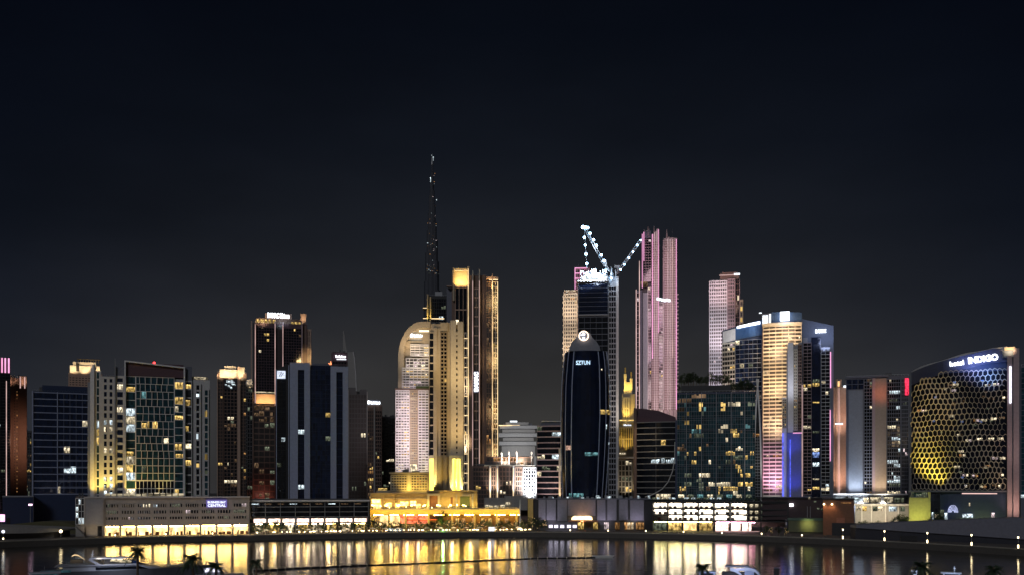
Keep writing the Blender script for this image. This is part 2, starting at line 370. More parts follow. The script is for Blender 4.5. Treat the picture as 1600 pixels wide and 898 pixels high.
q = MB(); q.box(-700, 700, -300, 245, -2, 1.5); tag(q.build('near_bank', mat('bank_paving', (.12, .11, .1), .9)), kind='structure')
def gy(d): return HY+(CH-3)*F/d          # photo row of the ground line at distance d
WARM, GOLD, PINKC, COOLC = (1, .72, .4), (1, .66, .12), (1, .72, .8), (.75, .87, 1)

# ===== far left
b = B('office_tower', 'dark tower with bright pink vertical light fins round its top, cut by the left edge', -30, 16, 700)
b.body(black, -30, 16, 582); b.fac(-30, 16, 582, gy(700), 6, 50, black, gblack, .3, .4, .015, y=0, gname='curtain_glass')
for x in (-26, -20, -14, -8, -3, 2, 7, 12.5): b.part('light_fin', led_pink, [(x, x+2.4, 558, 581, -.6, -.1)])
b.part('crown', plum, [(-30, 16, 558, 582, 0, 12)]); b.part('edge_light', led_rose, [(9.4, 10.6, 594, 776, -1, -.5)]); b.done()
b = B('apartment_tower', 'brown tower with plain pilasters and a column of small amber windows, near the left edge', 13, 42, 730)
b.body(brown, 13, 42, 590)
b.part('pilaster', brown, [(13, 19, 587, gy(730), -1.6, .4)]); b.part('pilaster', tan, [(13.8, 16.4, 587, 608, -2.2, -1.65)]); b.part('pilaster', brown, [(30, 41.8, 587, gy(730), -1.6, .4)])
b.fac(20, 29.5, 596, gy(730), 2, 48, brown, gbrown, .9, 1.2, .0, y=.1, proud=.6); 
for j in range(26):
    if random.random() < .8: b.win(b.x(25.2), b.x(28), b.z(612+j*6.3), b.z(609+j*6.3), 0, W['amber'], off=-.3)
for x in (31, 38): b.part('light_strip', led_rose, [(x, x+1.4, 588, 606, -1.9, -1.65)])
b.flood(27, 690, 30, 16, (1, .5, .32), apy=690, ang=110); b.flood(16, 600, 8, 3, (1, .6, .4), apy=592, ang=70); b.flood(36, 600, 8, 3, (1, .6, .4), apy=592, ang=70); b.done()
b = B('apartment_tower', 'narrow far tower with few lit windows, in the gap left of the blue office block', 41, 52, 980)
b.body(darkgrey, 41, 52, 672); b.fac(41, 52, 674, gy(980), 4, 26, darkgrey, ggrey, .6, .8, .3, 'dim warm dimw', punched=True); b.done()

b = B('office_block', 'dark blue glass office block with pale horizontal floor bands and a stepped roof', 50, 138, 665)
b.body(navy, 50, 138, 612, 28, yb=775); b.part('roof_storey', navy, [(66, 138, 602, 612, 1, 24)])
b.fac(50, 138, 613, 772, 1, 15, bluegrey, gblue, .35, .55, 0, y=0, name='floor_band'); b.fac(90, 138, 613, 770, 5, 15, bluegrey, gblue, .12, .12, .03, 'cool cream', y=-.02, proud=.2)
b.part('corner_pier', bluegrey, [(50, 52, 612, 775, -.9, 0)]); b.part('centre_pier', bluegrey, [(89, 90.4, 612, 772, -.7, -.42)])
b.part('base_wall', navy, [(53, 118, 772, gy(665), -3, 20)]); b.done()
b = B('low_annex', 'low dark blue windowless building in front of the brown tower at the left', 4, 52, 640)
b.part('wall', navy, [(4, 52, 776, gy(640), 0, 20)]); b.part('parapet', grey, [(3.4, 52.4, 774, 776, -.3, 20.3)]); b.part('door', black, [(10, 16, 808, gy(640), -.1, 0)]); b.done()

b = B('apartment_tower', 'beige tower with a floodlit cream crown and roof rail, behind the white hotel', 107, 160, 870)
b.body(tan, 107, 160, 583); b.fac(107, 152, 585, gy(870), 9, 62, tan, gbrown, 1.0, 1.2, .06)
b.part('crown', stone, [(109, 156, 571, 583, 0, 14), (114, 150, 565, 571, 1, 12)]); b.part('crown_niche', black, [(119, 124, 567, 580, -.2, 0)])
q = MB()
for i in range(9): q.bar((b.x(122+i*4), 3, b.z(566)), (b.x(122+i*4), 3, b.z(560)), .2)
q.bar((b.x(120), 3, b.z(560.5)), (b.x(157), 3, b.z(560.5)), .25); q.build('roof_rail', gold, b.root)
for x in (115, 132, 150): b.flood(x, 584, 7, 7, WARM, apy=572, ang=90)
b.done()

# ===== white hotel
b = B('hotel_tower', 'wide white hotel slab with a slanting pane grid and a red beacon on its roof', 137, 328, 640)
g0 = gy(640)
b.body(pale, 147, 328, 590, 26, y=.6)
b.part('end_fin', grey, [(137, 141.5, 600, g0, -1, 20)]); 
q = MB(); q.prism([(b.x(141), b.z(g0)), (b.x(147.5), b.z(g0)), (b.x(147.5), b.z(570)), (b.x(141), b.z(580))], -1.5, 22); q.build('end_slab', white, b.root)
b.fac(148, 158, 582, g0, 1, 19, pale, gteal, 1.2, .9, .12, 'cool warm', punched=True, litrows={6: 1.8, 7: 1.8, 8: 1.5})
b.fac(158, 180, 590, 775, 2, 17, pale, gblue, 1.7, 1.5, .12, 'cream cool cool', punched=True, litrows={5: 1, 6: 1.6, 7: 1.8, 8: 1, 16: 1.8, 15: 1.5, 14: 1})
b.part('roof_rod', metal, [(179.3, 180.9, 562, 600, -1.6, -1), (179.3, 180.9, 600, g0, -1.2, -.7)])
b.fac(181, 194, 588, 775, 1, 16, pale, gblue, .8, 1.6, .22, 'warm cream', punched=True)
b.part('wing_parapet', slate, [(181, 195, 575, 588, -.2, 10)])
b.part('main_frame', white, [(194.5, 196.5, 565.5, g0, -2.6, 1), (286.8, 289, 571, g0, -2.6, 1)])
q = MB(); q.prism([(b.x(194.5), b.z(566.5)), (b.x(289), b.z(573.5)), (b.x(289), b.z(571.5)), (b.x(194.5), b.z(564.5))], -2.7, 2); q.build('frame_top', white, b.root)
b.part('top_panel', plum, [(196.5, 286.8, 567.5, 588, -.7, 12)]); b.part('top_side_panel', slate, [(289, 300, 570, 592, -.3, 8)])
b.fac(196.6, 212, 588, 775, 1, 15, white, gteal, .3, .45, .3, 'cream cool warm', y=-.1, litrows={1: 1, 4: .9, 9: .9, 10: .8, 12: .8, 14: .9})
b.fac(272.5, 286.6, 594, 775, 1, 15, white, gteal, .3, .45, .35, 'warm warm cream', y=-.1, litrows={0: .9, 2: 1, 3: 1, 8: .8, 9: .9, 11: .9, 14: .8})
def wob(i, j):
    if i in (0, 7): return 0
    return (.30*sin(j*.9+.4)+.16*sin(j*2.3+i*.25))*(1 if j > 4 else .35)
b.fac(212, 272.5, 588, 750, 7, 14, white, gteal, .34, .34, .07, 'dim cream warm teal', y=-.12, proud=.5, wob=wob)
b.fac(212, 272.5, 750, 775, 10, 2, white, gblack, .34, .4, .0, y=-.12, proud=.5)
b.fac(289, 300, 592, g0, 1, 17, pale, ggrey, .5, .9, .45, 'warm cream dim warm', y=-.1, punched=True)
b.fac(304, 314, 596, 775, 1, 16, pale, gblack, 1.1, 1.1, .15, 'cool warm dim', punched=True); b.fac(318, 326.5, 604, 775, 1, 15, pale, gteal, .8, .9, .2, 'warm dim', punched=True)
b.part('rooftop_room', sand, [(300, 325, 585, 590, 1, 10)]); b.part('rooftop_lights', W['cream'], [(304, 322, 585.4, 589, .7, .95)])
q = MB(); q.bar((b.x(241), 2, b.z(569)), (b.x(241), 2, b.z(566)), .15); q.build('beacon_post', metal, b.root)
q = MB(); q.ball((b.x(241), 2, b.z(565.6)), .8); q.build('red_beacon', red_em, b.root)
q = MB()
for i in range(13): q.box(b.x(165+i*9.5), b.x(172.5+i*9.5), -5, -4.8, b.z(775.5), b.z(769+random.random()*1.5))
q.build('terrace_screen', W['cream'], b.root)
b.flood(152, 778, 9, 16, GOLD, apx=155, apy=735, ang=75); b.flood(172, 778, 9, 14, GOLD, apy=730, ang=75); b.flood(205, 778, 10, 10, GOLD, apy=735, ang=80); b.flood(250, 778, 9, 6, GOLD, apy=745, ang=80)
b.done()

# ===== podium of the hotel
b = B('shopping_podium', 'long grey low-rise with three rows of small windows over bright yellow shopfronts, left bank', 118, 390, 530)
g0 = gy(530)
b.part('wall', concrete, [(163, 390, 777, 819.5, .5, 30), (132, 163, 777, 819.5, -.5, 30)]); b.part('blank_panel', grey, [(134, 161, 779, 817, -.8, -.55)])
b.part('parapet', pale, [(131.6, 390.4, 775.4, 777, -1, 30.4)])
b.part('lower_wall', concrete, [(133, 163, 819.5, g0, 1.5, 30)]); b.part('porch_door', ggrey, [(152, 159, 820, g0, 1.3, 1.5)])
b.fac(118, 132, 777, 817, 3, 4, white, ggrey, .25, .3, .5, 'cool dim dim', y=-.5); b.body(concrete, 118, 132, 777, 25, y=.2); 
x = 165.
for j, (ya, yb, lp) in enumerate(((786, 792, .35), (796, 802, .18), (806, 811, .12))):
    for i in range(9):
        xa = 164+i*25
        if j == 0 and 320 < xa < 360: continue
        b.fac(xa, xa+22, ya, yb, 6 if (i+j) % 2 else 5, 1, concrete, gblack, .45, .2, lp, 'dim cool dim cream pink', y=.42, proud=.15, name='window_frame', gname='window_band')
for i in range(9):
    xa = 164+i*25.2; q = MB(); q.box(b.x(xa), b.x(xa+22.2), 4.5, 4.8, b.z(g0), b.z(821)); q.build('shop_front', shop, b.root)
    b.part('reflection_lamp_row', feedstrip, [(xa+1, xa+21, 821.2, 822.6, 4.0, 4.4)])  # bright band at the shop top, boosted to feed the water reflection
    b.part('pillar', concrete, [(xa+22.4, xa+24.8, 819.5, g0, .4, 4)])
    q = MB()
    for k in range(5):
        u = b.x(xa+1+random.random()*20); w_ = random.uniform(.5, 1.8); q.box(u, u+w_, 3.2, 3.9, b.z(g0), b.z(g0)+random.uniform(1., 2.4))
    q.build('shop_display', timber, b.root)
b.part('shop_ceiling', pale, [(163, 390, 819.5, 820.6, .5, 4.6)])
ls_ = b.part('lit_sign', em('violet_sign_board', (.16, .13, .42), 1, 0), [(322.5, 354.5, 780.5, 792.5, -1.1, .45)])
b.sign('BUSINESS BAY', 338.5, 784.2, 29, 3.6, sign_soft, y=-1.2, parent=ls_); b.sign('CENTRAL', 338.5, 789.4, 29, 4.2, sign_soft, y=-1.2, parent=ls_)
q = MB(); q.prism([(b.x(118), b.z(819)), (b.x(133), b.z(834)), (b.x(133), b.z(836)), (b.x(118), b.z(822))], -3, -.6); q.build('stair_ramp', concrete, b.root)
b.flood(145, 836, 6, 2.2, WARM, apy=820, ang=100)
for xx in range(175, 390, 30): b.flood(xx, 832, 16, 1.2, (1, .72, .5), apy=800, ang=110)
b.done()

b = B('shopping_podium', 'low building with dark glass bands above pinkish lit shops, left of the golden terrace', 390, 577, 562)
g0 = gy(562)
b.part('wall', black, [(390, 577, 782, 808, .5, 28)]); b.part('roof_edge', white, [(389.6, 577.4, 780.6, 782.6, -1.6, 28.3)]); b.part('roof_slab', darkgrey, [(391, 576, 779, 780.5, 4, 26)])
b.fac(391, 576, 783, 807, 8, 3, metal, gblack, .3, .35, .0, y=.4, proud=.9, hproud=.7)
for i in range(9): b.win(b.x(393+i*20), b.x(404+i*20), b.z(787.4), b.z(786), .4, W['dimw' if i % 3 else 'cool'])
for i in range(8):
    xa = 396+i*22.6; b.part('reflection_lamp_row', feedstrip if i % 2 else feedwhite, [(xa+1, xa+17, 817.6, 818.6, 5.4, 5.8)]); b.part('shop_front', shop_pink, [(xa, xa+19, 809.6, 815.5, 3.5, 3.8)]); b.part('lower_shop', W['warm'] if i % 2 else W['cream'], [(xa+2, xa+17, 818, g0-1, 6, 6.3)])  # lamp rows here are boosted for the reflection in the canal
    b.part('pillar', metal, [(xa+20, xa+21.2, 808, g0, 0, .8)])
b.part('floor_slab', darkgrey, [(390, 577, 815.8, 817.4, .6, 20)]); b.done()

# ===== towers behind the left podiums
b = B('apartment_tower', 'slim brown gridded tower with a floodlit cream crown and a bluish screen below it', 340, 385, 810)
b.body(brown, 340, 385, 582)
b.fac(340, 348.5, 590, gy(810), 2, 40, brown, gbrown, .5, .9, .08, 'dim warm'); b.fac(349.5, 371, 590, gy(810), 4, 40, brown, gblack, .45, .5, .13, 'dim warm cream dimw', litrows={11: .4, 24: .5, 25: .5})
b.fac(376, 385, 588, gy(810), 2, 40, brown, gbrown, .5, .6, .2, 'warm amber dim')
b.part('corner_pier', tan, [(371, 375.5, 572, gy(810), -1.6, .6), (339, 340.4, 585, gy(810), -1, 1)])
b.part('crown', stone, [(343, 380, 577, 590, 0, 12), (350, 369, 571, 577, 2, 10), (372, 382, 573, 583, -.5, 6)])
sf_ = b.part('screen', mat('screen_frame', (.02, .02, .03)), [(350, 371, 592, 608, -.7, -.4)])
for k in range(15):
    u, v = 351+random.random()*15, 593+random.random()*11; b.part('screen_panel', W['cool'], [(u, u+2+random.random()*2.5, v, v+1.2+random.random()*2, -.9-.01*k, -.72)], sf_)
for x in (346, 360, 377): b.flood(x, 590, 8, 8, WARM, apy=580, ang=90)
b.done()
b = B('apartment_tower', 'narrow grey tower with a small rounded lit top, squeezed between two brown towers', 384, 396, 790)
b.body(darkgrey, 384, 396, 600); b.fac(384, 395, 602, gy(790), 3, 40, darkgrey, gblack, .4, .7, .1, 'dim cream'); q = MB(); q.ball((b.x(390), 5, b.z(597)), 3.2, 10, 6); q.build('dome', pale, b.root, True)
b.part('drum', pale, [(386, 394, 592, 601, 2, 8)]); b.flood(390, 600, 8, 2, WARM, apy=595, ang=80); b.done()

b = B('apartment_tower', 'tall plum-dark tower with a glaring white rooftop name sign and lit vertical ribs', 392, 487, 960)
g0 = gy(960)
b.body(plum, 396, 480, 505, 34, y=.6); b.part('roof_block', brown, [(400, 478, 497, 505, 3, 28), (414, 456, 488, 497, 6, 20), (470, 478, 488, 505, 1, 8)])
b.fac(400, 429, 512, g0, 7, 66, plum, gblack, .3, .35, .055, 'cream warm dimw'); b.fac(431, 441, 507, g0, 2, 66, plum, gbrown, .3, .3, .03, 'cream pink'); b.fac(443, 471, 512, g0, 7, 66, plum, gblack, .3, .35, .055, 'cream warm dimw')
for x in (392.2, 398.2, 429, 441.2, 471): b.part('lit_rib', tan if x < 399 else rose, [(x, x+1.8, 503, g0, -2.2, .2)])
b.part('rib_light', led_rose, [(429.5, 430.3, 506, 700, -2.6, -2.25)]); b.part('rib_light', led_rose, [(398.6, 399.3, 508, 700, -2.6, -2.25)]); b.part('rib_light', led_rose, [(441.7, 442.4, 508, 700, -2.6, -2.25)])
b.part('side_wing', brown, [(473, 479, 507, g0, .5, 20)]); b.fac(479.5, 486, 514, g0, 2, 30, tan, gbrown, .9, .5, .35, 'warm amber dimw', y=1.5); b.body(tan, 479.5, 486.5, 512, 20, y=2)
for i in range(5): b.part('roof_lantern', W['warm'], [(401+i*6.3, 405+i*6.3, 499, 504, 2.4, 2.9)])
for i in range(4): b.part('roof_lantern', W['warm'], [(455+i*5.5, 459+i*5.5, 501.5, 504.5, 2.4, 2.9)])
b.sign('DAMAC Maison', 435, 491.5, 34, 8, sign_white, y=4, bold=.045)
b.flood(474, 506, 6, 14, WARM, apy=494, ang=60); b.flood(410, 508, 10, 9, WARM, apy=498, ang=90); b.flood(440, 506, 12, 5, COOLC, apy=496, ang=90)
b.flood(474, 560, 25, 30, (1, .7, .3), apx=480, apy=560, ang=50); b.done()
b = B('apartment_block', 'dark red-brown gridded block topped by a glowing gold band, below the sign tower', 385, 432, 770)
b.body(plum, 388, 432, 632); b.fac(396, 430, 632, gy(770), 4, 20, brown, gbrown, .55, .9, .35, 'dimw dimw dim', punched=True); b.fac(386, 395, 622, gy(770), 2, 28, darkgrey, gblack, .4, .5, .1, 'dim cream')
b.part('gold_band', tan, [(400, 430, 615, 630, -.6, 8)]); b.part('top_rail', W['cream'], [(398, 430, 611.6, 613.4, -.8, -.6)]); b.part('corner_pier', brown, [(394.5, 396.5, 612, gy(770), -1, 1)])
for x in (405, 415, 425): b.flood(x, 633, 7, 4.5, (1, .6, .22), apy=622, ang=80)
b.flood(410, 776, 14, 2.5, (1, .3, .22), apy=770, ang=120); b.done()

b = B('office_tower', 'dark navy glass tower striped by four broad blue-grey vertical panels, left of centre', 432, 545, 655)
g0 = gy(655)
b.body(navy, 445, 544, 572, 26, y=.8)
q = MB(); q.prism([(b.x(432), b.z(g0)), (b.x(454), b.z(g0)), (b.x(454), b.z(568)), (b.x(446), b.z(570)), (b.x(432), b.z(580))], .3, 24); q.build('side_volume', black, b.root)
b.fac(432.5, 446, 585, g0, 2, 36, black, gblack, .12, .12, .16, 'cool cool dim', y=.1, proud=.2)
b.part('edge_rib', bluegrey, [(431.4, 432.6, 578, g0, -.6, .5), (450.6, 451.8, 571, g0, -1.2, .2)])
b.part('vertical_panel', bluegrey, [(453, 465.5, 569, g0, -1.5, .6)]); b.part('vertical_panel', bluegrey, [(475.5, 484.5, 568, g0, -1.5, .6)]); b.part('vertical_panel', bluegrey, [(516.5, 525.5, 572, g0, -1.5, .6)]); b.part('vertical_panel', bluegrey, [(535.5, 543.8, 572, g0, -1.5, .6)])
b.part('panel_head', bluegrey, [(453, 484.5, 567, 578, -1.52, .58)]); b.part('panel_head', bluegrey, [(516.5, 543.8, 571.6, 580, -1.52, .58)])
b.fac(465.5, 475.5, 578, g0, 1, 34, navy, gnavy, .1, .12, .06, 'cool'); b.fac(485, 516.4, 570, g0, 4, 34, navy, gblue, .12, .14, .025, 'warm dim amber', proud=.25); b.fac(525.5, 535.5, 580, g0, 1, 20, navy, gnavy, .1, .3, .06, 'cool teal')
lp_ = b.part('logo_panel', em('logo_panel_light', (.75, .82, 1), 1.1, .2), [(433, 446, 580, 592, -1, -.4)]); q = MB(); q.bar((b.x(436), -1.2, b.z(589)), (b.x(440), -1.2, b.z(583)), .25, 4); q.bar((b.x(439), -1.2, b.z(589)), (b.x(443), -1.2, b.z(583)), .25, 4); q.bar((b.x(435), -1.2, b.z(583.5)), (b.x(441), -1.2, b.z(582.6)), .2, 4); q.build('logo_mark', bluegrey, lp_)
b.part('roof_plant', slate, [(487, 515, 566, 571, 4, 20)]); b.done()
b = B('apartment_tower', 'dark tower with a small white lit name, peeping just above the striped navy tower', 518, 543, 900)
b.body(plum, 518, 543, 550); b.part('roof_band', led_white, [(526, 541, 560.5, 561.4, -.5, -.2)]); b.fac(519, 542, 563, gy(900), 5, 40, plum, gblack, .4, .8, .05)
b.sign('Vera Residences', 532, 556.4, 16, 4, sign_white, y=-.5, bold=.04); b.part('scaffold_light', em('orange_work_light', (1, .3, .12), 2.5, .5), [(513, 518, 567, 569.5, 0, 1), (516, 517.4, 564, 567, 0, 1)]); b.done()
b = B('sail_tower', 'faint unlit tapering tower with a curved spire edge, behind the navy tower', 535, 558, 1500)
q = MB(); q.prism([(b.x(535), 0), (b.x(558), 0), (b.x(556), b.z(605)), (b.x(553), b.z(560)), (b.x(551), b.z(549)), (b.x(542), b.z(550)), (b.x(537), b.z(516)), (b.x(536), b.z(518))], 0, 22); q.build('tower_body', concrete, b.root)
q = MB(); pl = [(552, 549), (554, 560), (556, 585), (557, 610)]
for (xa, ya), (xb, yb) in zip(pl, pl[1:]): q.bar((b.x(xa), -1, b.z(ya)), (b.x(xb), -1, b.z(yb)), 1.0)
q.build('spire_edge', pale, b.root); b.done()
b = B('apartment_tower', 'dark grey gridded tower with a stepped unlit roof, right of the striped navy tower', 544, 574, 770)
b.body(darkgrey, 544, 574, 615); b.fac(545, 573, 615, gy(770), 6, 26, darkgrey, gbrown, .5, .7, .03, 'dim cream'); b.part('roof_step', darkgrey, [(544, 556, 605, 615, 0, 14), (562, 573, 608, 615, 0, 14)]); b.part('corner_pier', concrete, [(543.6, 545, 608, gy(770), -1, 1), (573, 574.4, 611, gy(770), -1, 1)]); b.done()
b = B('apartment_tower', 'slim tower with a column of yellow windows under a small white rooftop sign', 573, 597, 900)
b.body(brown, 573, 597, 632); b.part('roof_block', slate, [(574, 594, 624, 632, 1, 12)]); b.sign('Damac', 584, 628, 20, 5, sign_white, y=-.5, bold=.05)
b.fac(574, 584, 640, gy(900), 3, 28, brown, gbrown, .5, .9, .35, 'warm amber dimw', litrows={i: .95 for i in range(14, 24)}); b.fac(586, 596, 640, gy(900), 3, 28, brown, gblack, .5, .9, .04); b.part('corner_pier', concrete, [(584, 586, 634, gy(900), -.9, .4)]); b.done()
b = B('office_block', 'plain dark slab with a few faint windows, directly left of the arch tower', 595, 620, 1000)
b.body(darkgrey, 595, 620, 650); b.fac(595, 620, 652, gy(1000), 6, 30, darkgrey, gblack, .2, .5, .06, 'dim cream'); b.done()

# ===== supertall
b = B('supertall_tower', 'very tall needle-like stepped skyscraper, nearly dark with scattered lights and a thin spire', 660, 692, 2380)
steps = [(664, 686, 800), (664.5, 685.5, 470), (665, 685.5, 425), (666.5, 684, 380), (668.5, 682.5, 345), (670, 681, 318), (671, 679.5, 290), (672.3, 678.3, 268), (673.4, 677.4, 256)]
q = MB(); gr = 2380/F; zc = 675.5
for i, (xa, xb, yt) in enumerate(steps):
    for k, (dx, dy) in enumerate(((0, 0), (-.30, .1), (.30, -.05))):
        w_ = (xb-xa)*gr; r = w_*.32; cx = b.x((xa+xb)/2)+dx*w_; q.bar((cx, dy*w_, 0), (cx, dy*w_, b.z(yt)-(k*22 if yt < 700 else 0)-i*.5), r, 10)
q.build('tower_body', mat('supertall_cladding', (.05, .055, .07), .6, var=.1), b.root)
q = MB(); q.bar((b.x(675.4), 0, b.z(258)), (b.x(675.2), 0, b.z(244)), 3.2, 8, .6); q.build('spire', metal, b.root)
rnd = random.Random(4)
for k in range(60):
    yy = rnd.choice([rnd.uniform(368, 432), rnd.uniform(375, 400), rnd.uniform(415, 432), rnd.uniform(258, 432)]); j = min(range(len(steps)), key=lambda i: abs(steps[i][2]-yy) if steps[i][2] <= yy else 999)
    xa, xb = steps[j][:2]; xx = rnd.uniform(xa+.5, xb-.5); wpx = rnd.choice((.5, .8, 1.6)); hp = rnd.choice((.4, .7))
    q = MB(); q.box(b.x(xx), b.x(xx+wpx), -17, -16.4, b.z(yy), b.z(yy-hp)); q.build('lit_floor', W[rnd.choice(('cool', 'pink', 'dimw', 'dim', 'amber'))], b.root)
for xx, yy, h in ((676.4, 252, 6), (672.2, 285, 7), (674, 247, 1.5), (681.5, 316, 1.6), (679, 275, 1), (668, 352, 1), (681, 353, 1)): b.part('accent_light', W['cool'] if h > 1.1 else W['amber'], [(xx, xx+(1.1 if h > 1.4 else .9), yy-h/2, yy+h/2, -18, -17.2)])
b.done()

# ===== twin towers behind the arch
b = B('apartment_tower', 'dark setback tower with lit corner fins and bright floor lines, peeping above the arch roof', 665, 702, 1000)
b.body(black, 668, 700, 462, 30); b.part('corner_fin', sand, [(667, 669, 460, 502, -2, 0)]); b.part('corner_fin', sand, [(671.5, 673.5, 464, 505, -2, 0)]); b.fac(675, 700, 466, gy(1000), 7, 60, black, gblack, .3, .35, .1, 'cool dim cream')
b.part('light_line', led_warm, [(674, 694, 497, 498.2, -1.4, -1)]); b.part('light_line', led_warm, [(661, 667, 481, 482, -1.4, -1)]); b.part('light_line', led_warm, [(661, 667, 497, 498, -1.4, -1)]); b.part('balcony_bracket', black, [(661, 668, 482, 483, -1.4, 6)])
b.part('roof_plant', metal, [(680, 691, 455, 462, 2, 10)]); b.flood(670, 505, 8, 10, GOLD, apy=485, ang=60); b.done()
b = B('residential_tower', 'dark left half of the golden twin towers, with a lit gold recess at its top', 698, 734, 930)
g0 = gy(930)
b.body(slate, 698, 722, 449, 26, y=4); b.body(brown, 706, 734, 428, 26, y=2)
b.part('crown_recess', stone, [(710, 732, 422, 450, 1, 3)]); b.part('crown_lintel', sand, [(708, 733, 419.5, 423, -2, 4)]); b.part('crown_jamb', sand, [(707.5, 710, 419, 470, -2, 2)]); b.part('crown_jamb', sand, [(730.5, 733, 417, g0, -3, 2)])
b.part('crown_light', led_warm, [(711, 730, 422.6, 423.4, -1.5, -.6)])
b.fac(711, 730, 448, g0, 3, 10, tan, gblack, .5, 1., .25, 'warm cream warm', y=1, proud=1.2); b.fac(721, 730, 520, g0, 2, 24, stone, gblack, 1., .8, .2, 'warm', y=-1, proud=1.0)
b.part('balcony_line', tan, [(698, 706, 447, 448, -2, 4)])
for x in (716, 725): b.flood(x, 452, 6, 18, (1, .6, .15), apy=434, ang=80)
b.part('edge_light', led_warm, [(731.2, 731.9, 421, 770, -3.3, -3)]); b.part('edge_light', led_warm, [(721.4, 722, 520, 770, -2.3, -2)]); b.flood(726, 620, 18, 24, (1, .76, .5), apy=600, ang=60); b.flood(726, 700, 18, 30, (1, .76, .5), apy=690, ang=60)
for k in range(16): b.part('lit_landing', led_warm, [(722, 731, 528+k*15, 529+k*15, -2.4, -2.1)])
b.done()
b = B('residential_tower', 'brown middle shaft of the golden twin towers, with a vertical white name sign', 734, 761, 925)
g0 = gy(925)
b.body(brown, 734, 761, 430, 26, y=2); b.part('fin', stone, [(738, 739.4, 424, g0, -3, 1)]); b.part('fin', stone, [(748.2, 749.8, 422, g0, -3, 1)]); b.part('fin_light', led_rose, [(738.3, 738.9, 440, 760, -3.4, -3)]); b.part('fin_light', led_rose, [(748.8, 749.4, 440, 760, -3.4, -3)]); b.part('fin', brown, [(754, 759, 430, g0, -1, 2)]); b.fac(740.3, 748, 450, g0, 2, 24, tan, gbrown, .3, 1.2, .06, 'warm cream', y=.5)
sb_ = b.part('sign_box', mat('sign_back', (.3, .3, .4)), [(740.6, 747.4, 579.5, 613, -1.2, -.2)]); b.sign('DAMAC', 744, 596, 6.4, 30, sign_white, y=-1.6, rot=-pi/2, bold=.04, parent=sb_); b.done()
b = B('residential_tower', 'right shaft of the golden twin towers, edged by a warm lit column of windows', 759, 778, 920)
g0 = gy(920)
b.body(brown, 759, 778, 436, 26, y=2); b.part('roof_edge', tan, [(760, 778.4, 433, 436.5, -2, 20)]); b.part('roof_light', led_warm, [(764, 778, 437, 438, -1.8, -1.2)]); b.part('fin', tan, [(768.5, 770.2, 429, g0, -3.4, 1)])
b.fac(759.5, 768, 440, g0, 2, 46, brown, gbrown, .5, .8, .5, 'dimw amber dimw'); b.fac(770.5, 777.8, 440, g0, 2, 46, stone, gbrown, .5, .9, .6, 'amber warm amber dimw')
b.flood(768, 452, 6, 8, (1, .6, .2), apy=440, ang=70)
b.part('fin_light', led_warm, [(769, 769.7, 440, 760, -3.8, -3.4)])
for yy in (520, 600, 680, 740): b.flood(774, yy, 14, 10, (1, .68, .34), apx=775, apy=yy-25, ang=70)
b.part('edge_light', led_warm, [(777.2, 778, 440, 760, -1, -.5)])
for yy in (470, 560, 640, 710): b.flood(776, yy, 22, 22, (1, .68, .3), apx=774, apy=yy, ang=70, blend=1)
b.done()

# ===== arch tower
b = B('arch_tower', 'tan tower with a quarter-round top framing pinkish white balconies, and gridded right half', 617, 725, 720)
g0 = gy(720)
b.body(sand, 660, 725, 505, 30, y=1.5)
arc = [(622, 700), (622, 560)]+[(622+38*(1-cos(a)), 560-58*sin(a)) for a in [pi/2*i/14 for i in range(1, 15)]]+[(673, 502)]
inn = [(673, 516), (662, 518), (648, 524), (638, 535), (633, 550), (632, 575), (632, 700)]
q = MB(); ot = [(b.x(x), b.z(y)) for x, y in arc]
n_ = len(ot); q.v += [(x, 0, z) for x, z in ot]+[(x, 24, z) for x, z in ot]
for i in range(n_-1): q.f.append((i, i+1, n_+i+1, n_+i))
q2 = MB(); q2.prism(ot+[(b.x(673), b.z(700))], 4, 23.6); q2.build('arch_infill', sand, b.root)
qq = MB(); outer = [(b.x(x), b.z(y)) for x, y in arc]
for i in range(n_-1):
    (xa, za), (xb, zb) = outer[i], outer[i+1]
    def ins(x, z):
        cx, cz = b.x(664), b.z(575); dx, dz = cx-x, (cz-z) if z > cz else 0; L = math.hypot(dx, dz) or 1; return (x+dx/L*4.5, z+dz/L*4.5)
    p, r = ins(xa, za), ins(xb, zb); qq.quadbox([(xa, 0, za), (p[0], 0, p[1]), (p[0], 4, p[1]), (xa, 4, za), (xb, 0, zb), (r[0], 0, r[1]), (r[0], 4, r[1]), (xb, 4, zb)])
qq.build('arch_rim', sand, b.root)
b.part('spandrel_wall', sand, [(633, 670, 532, 543, 2.2, 4)]); b.part('arch_lamp', em('arch_lamp_light', (1, .85, .55), 2.5, .2), [(655, 670, 515, 517.5, 1.4, 2)])
b.sign('Damac', 651.5, 523, 21, 5, sign_white, y=1.8, bold=.035)
P = 'pink pink cream warm'
b.fac(641, 670, 537, 556, 4, 5, white, gbrown, .35, .9, .5, P, y=1.5, proud=.9); b.fac(634, 670, 559, 574, 6, 3, white, gbrown, .4, .6, .5, P, y=.8, proud=.9)
b.fac(628, 670, 574, 607, 7, 8, white, gbrown, .4, .9, .4, P, y=.2, proud=1.0); b.part('planted_ledge', mat('ledge_planting', (.06, .09, .03), .9, bump=1), [(650, 670, 603, 608, -1.6, -.9)])
b.body(rose, 617.6, 671, 608, 20, y=.2); b.part('wing_cornice', brown, [(616.8, 671, 606.8, 608.6, -1.8, 8)])
b.fac(618, 640, 609, 737, 5, 30, white, gbrown, .45, 1.0, .4, P, y=-.4, proud=1.1); b.fac(640.5, 653, 609, 725, 4, 30, sand, gbrown, .6, .8, .35, 'warm amber cream', y=-.2, proud=.9); b.fac(653.5, 670, 609, 737, 3, 30, white, gbrown, .45, 1.0, .4, P, y=-.4, proud=1.1)
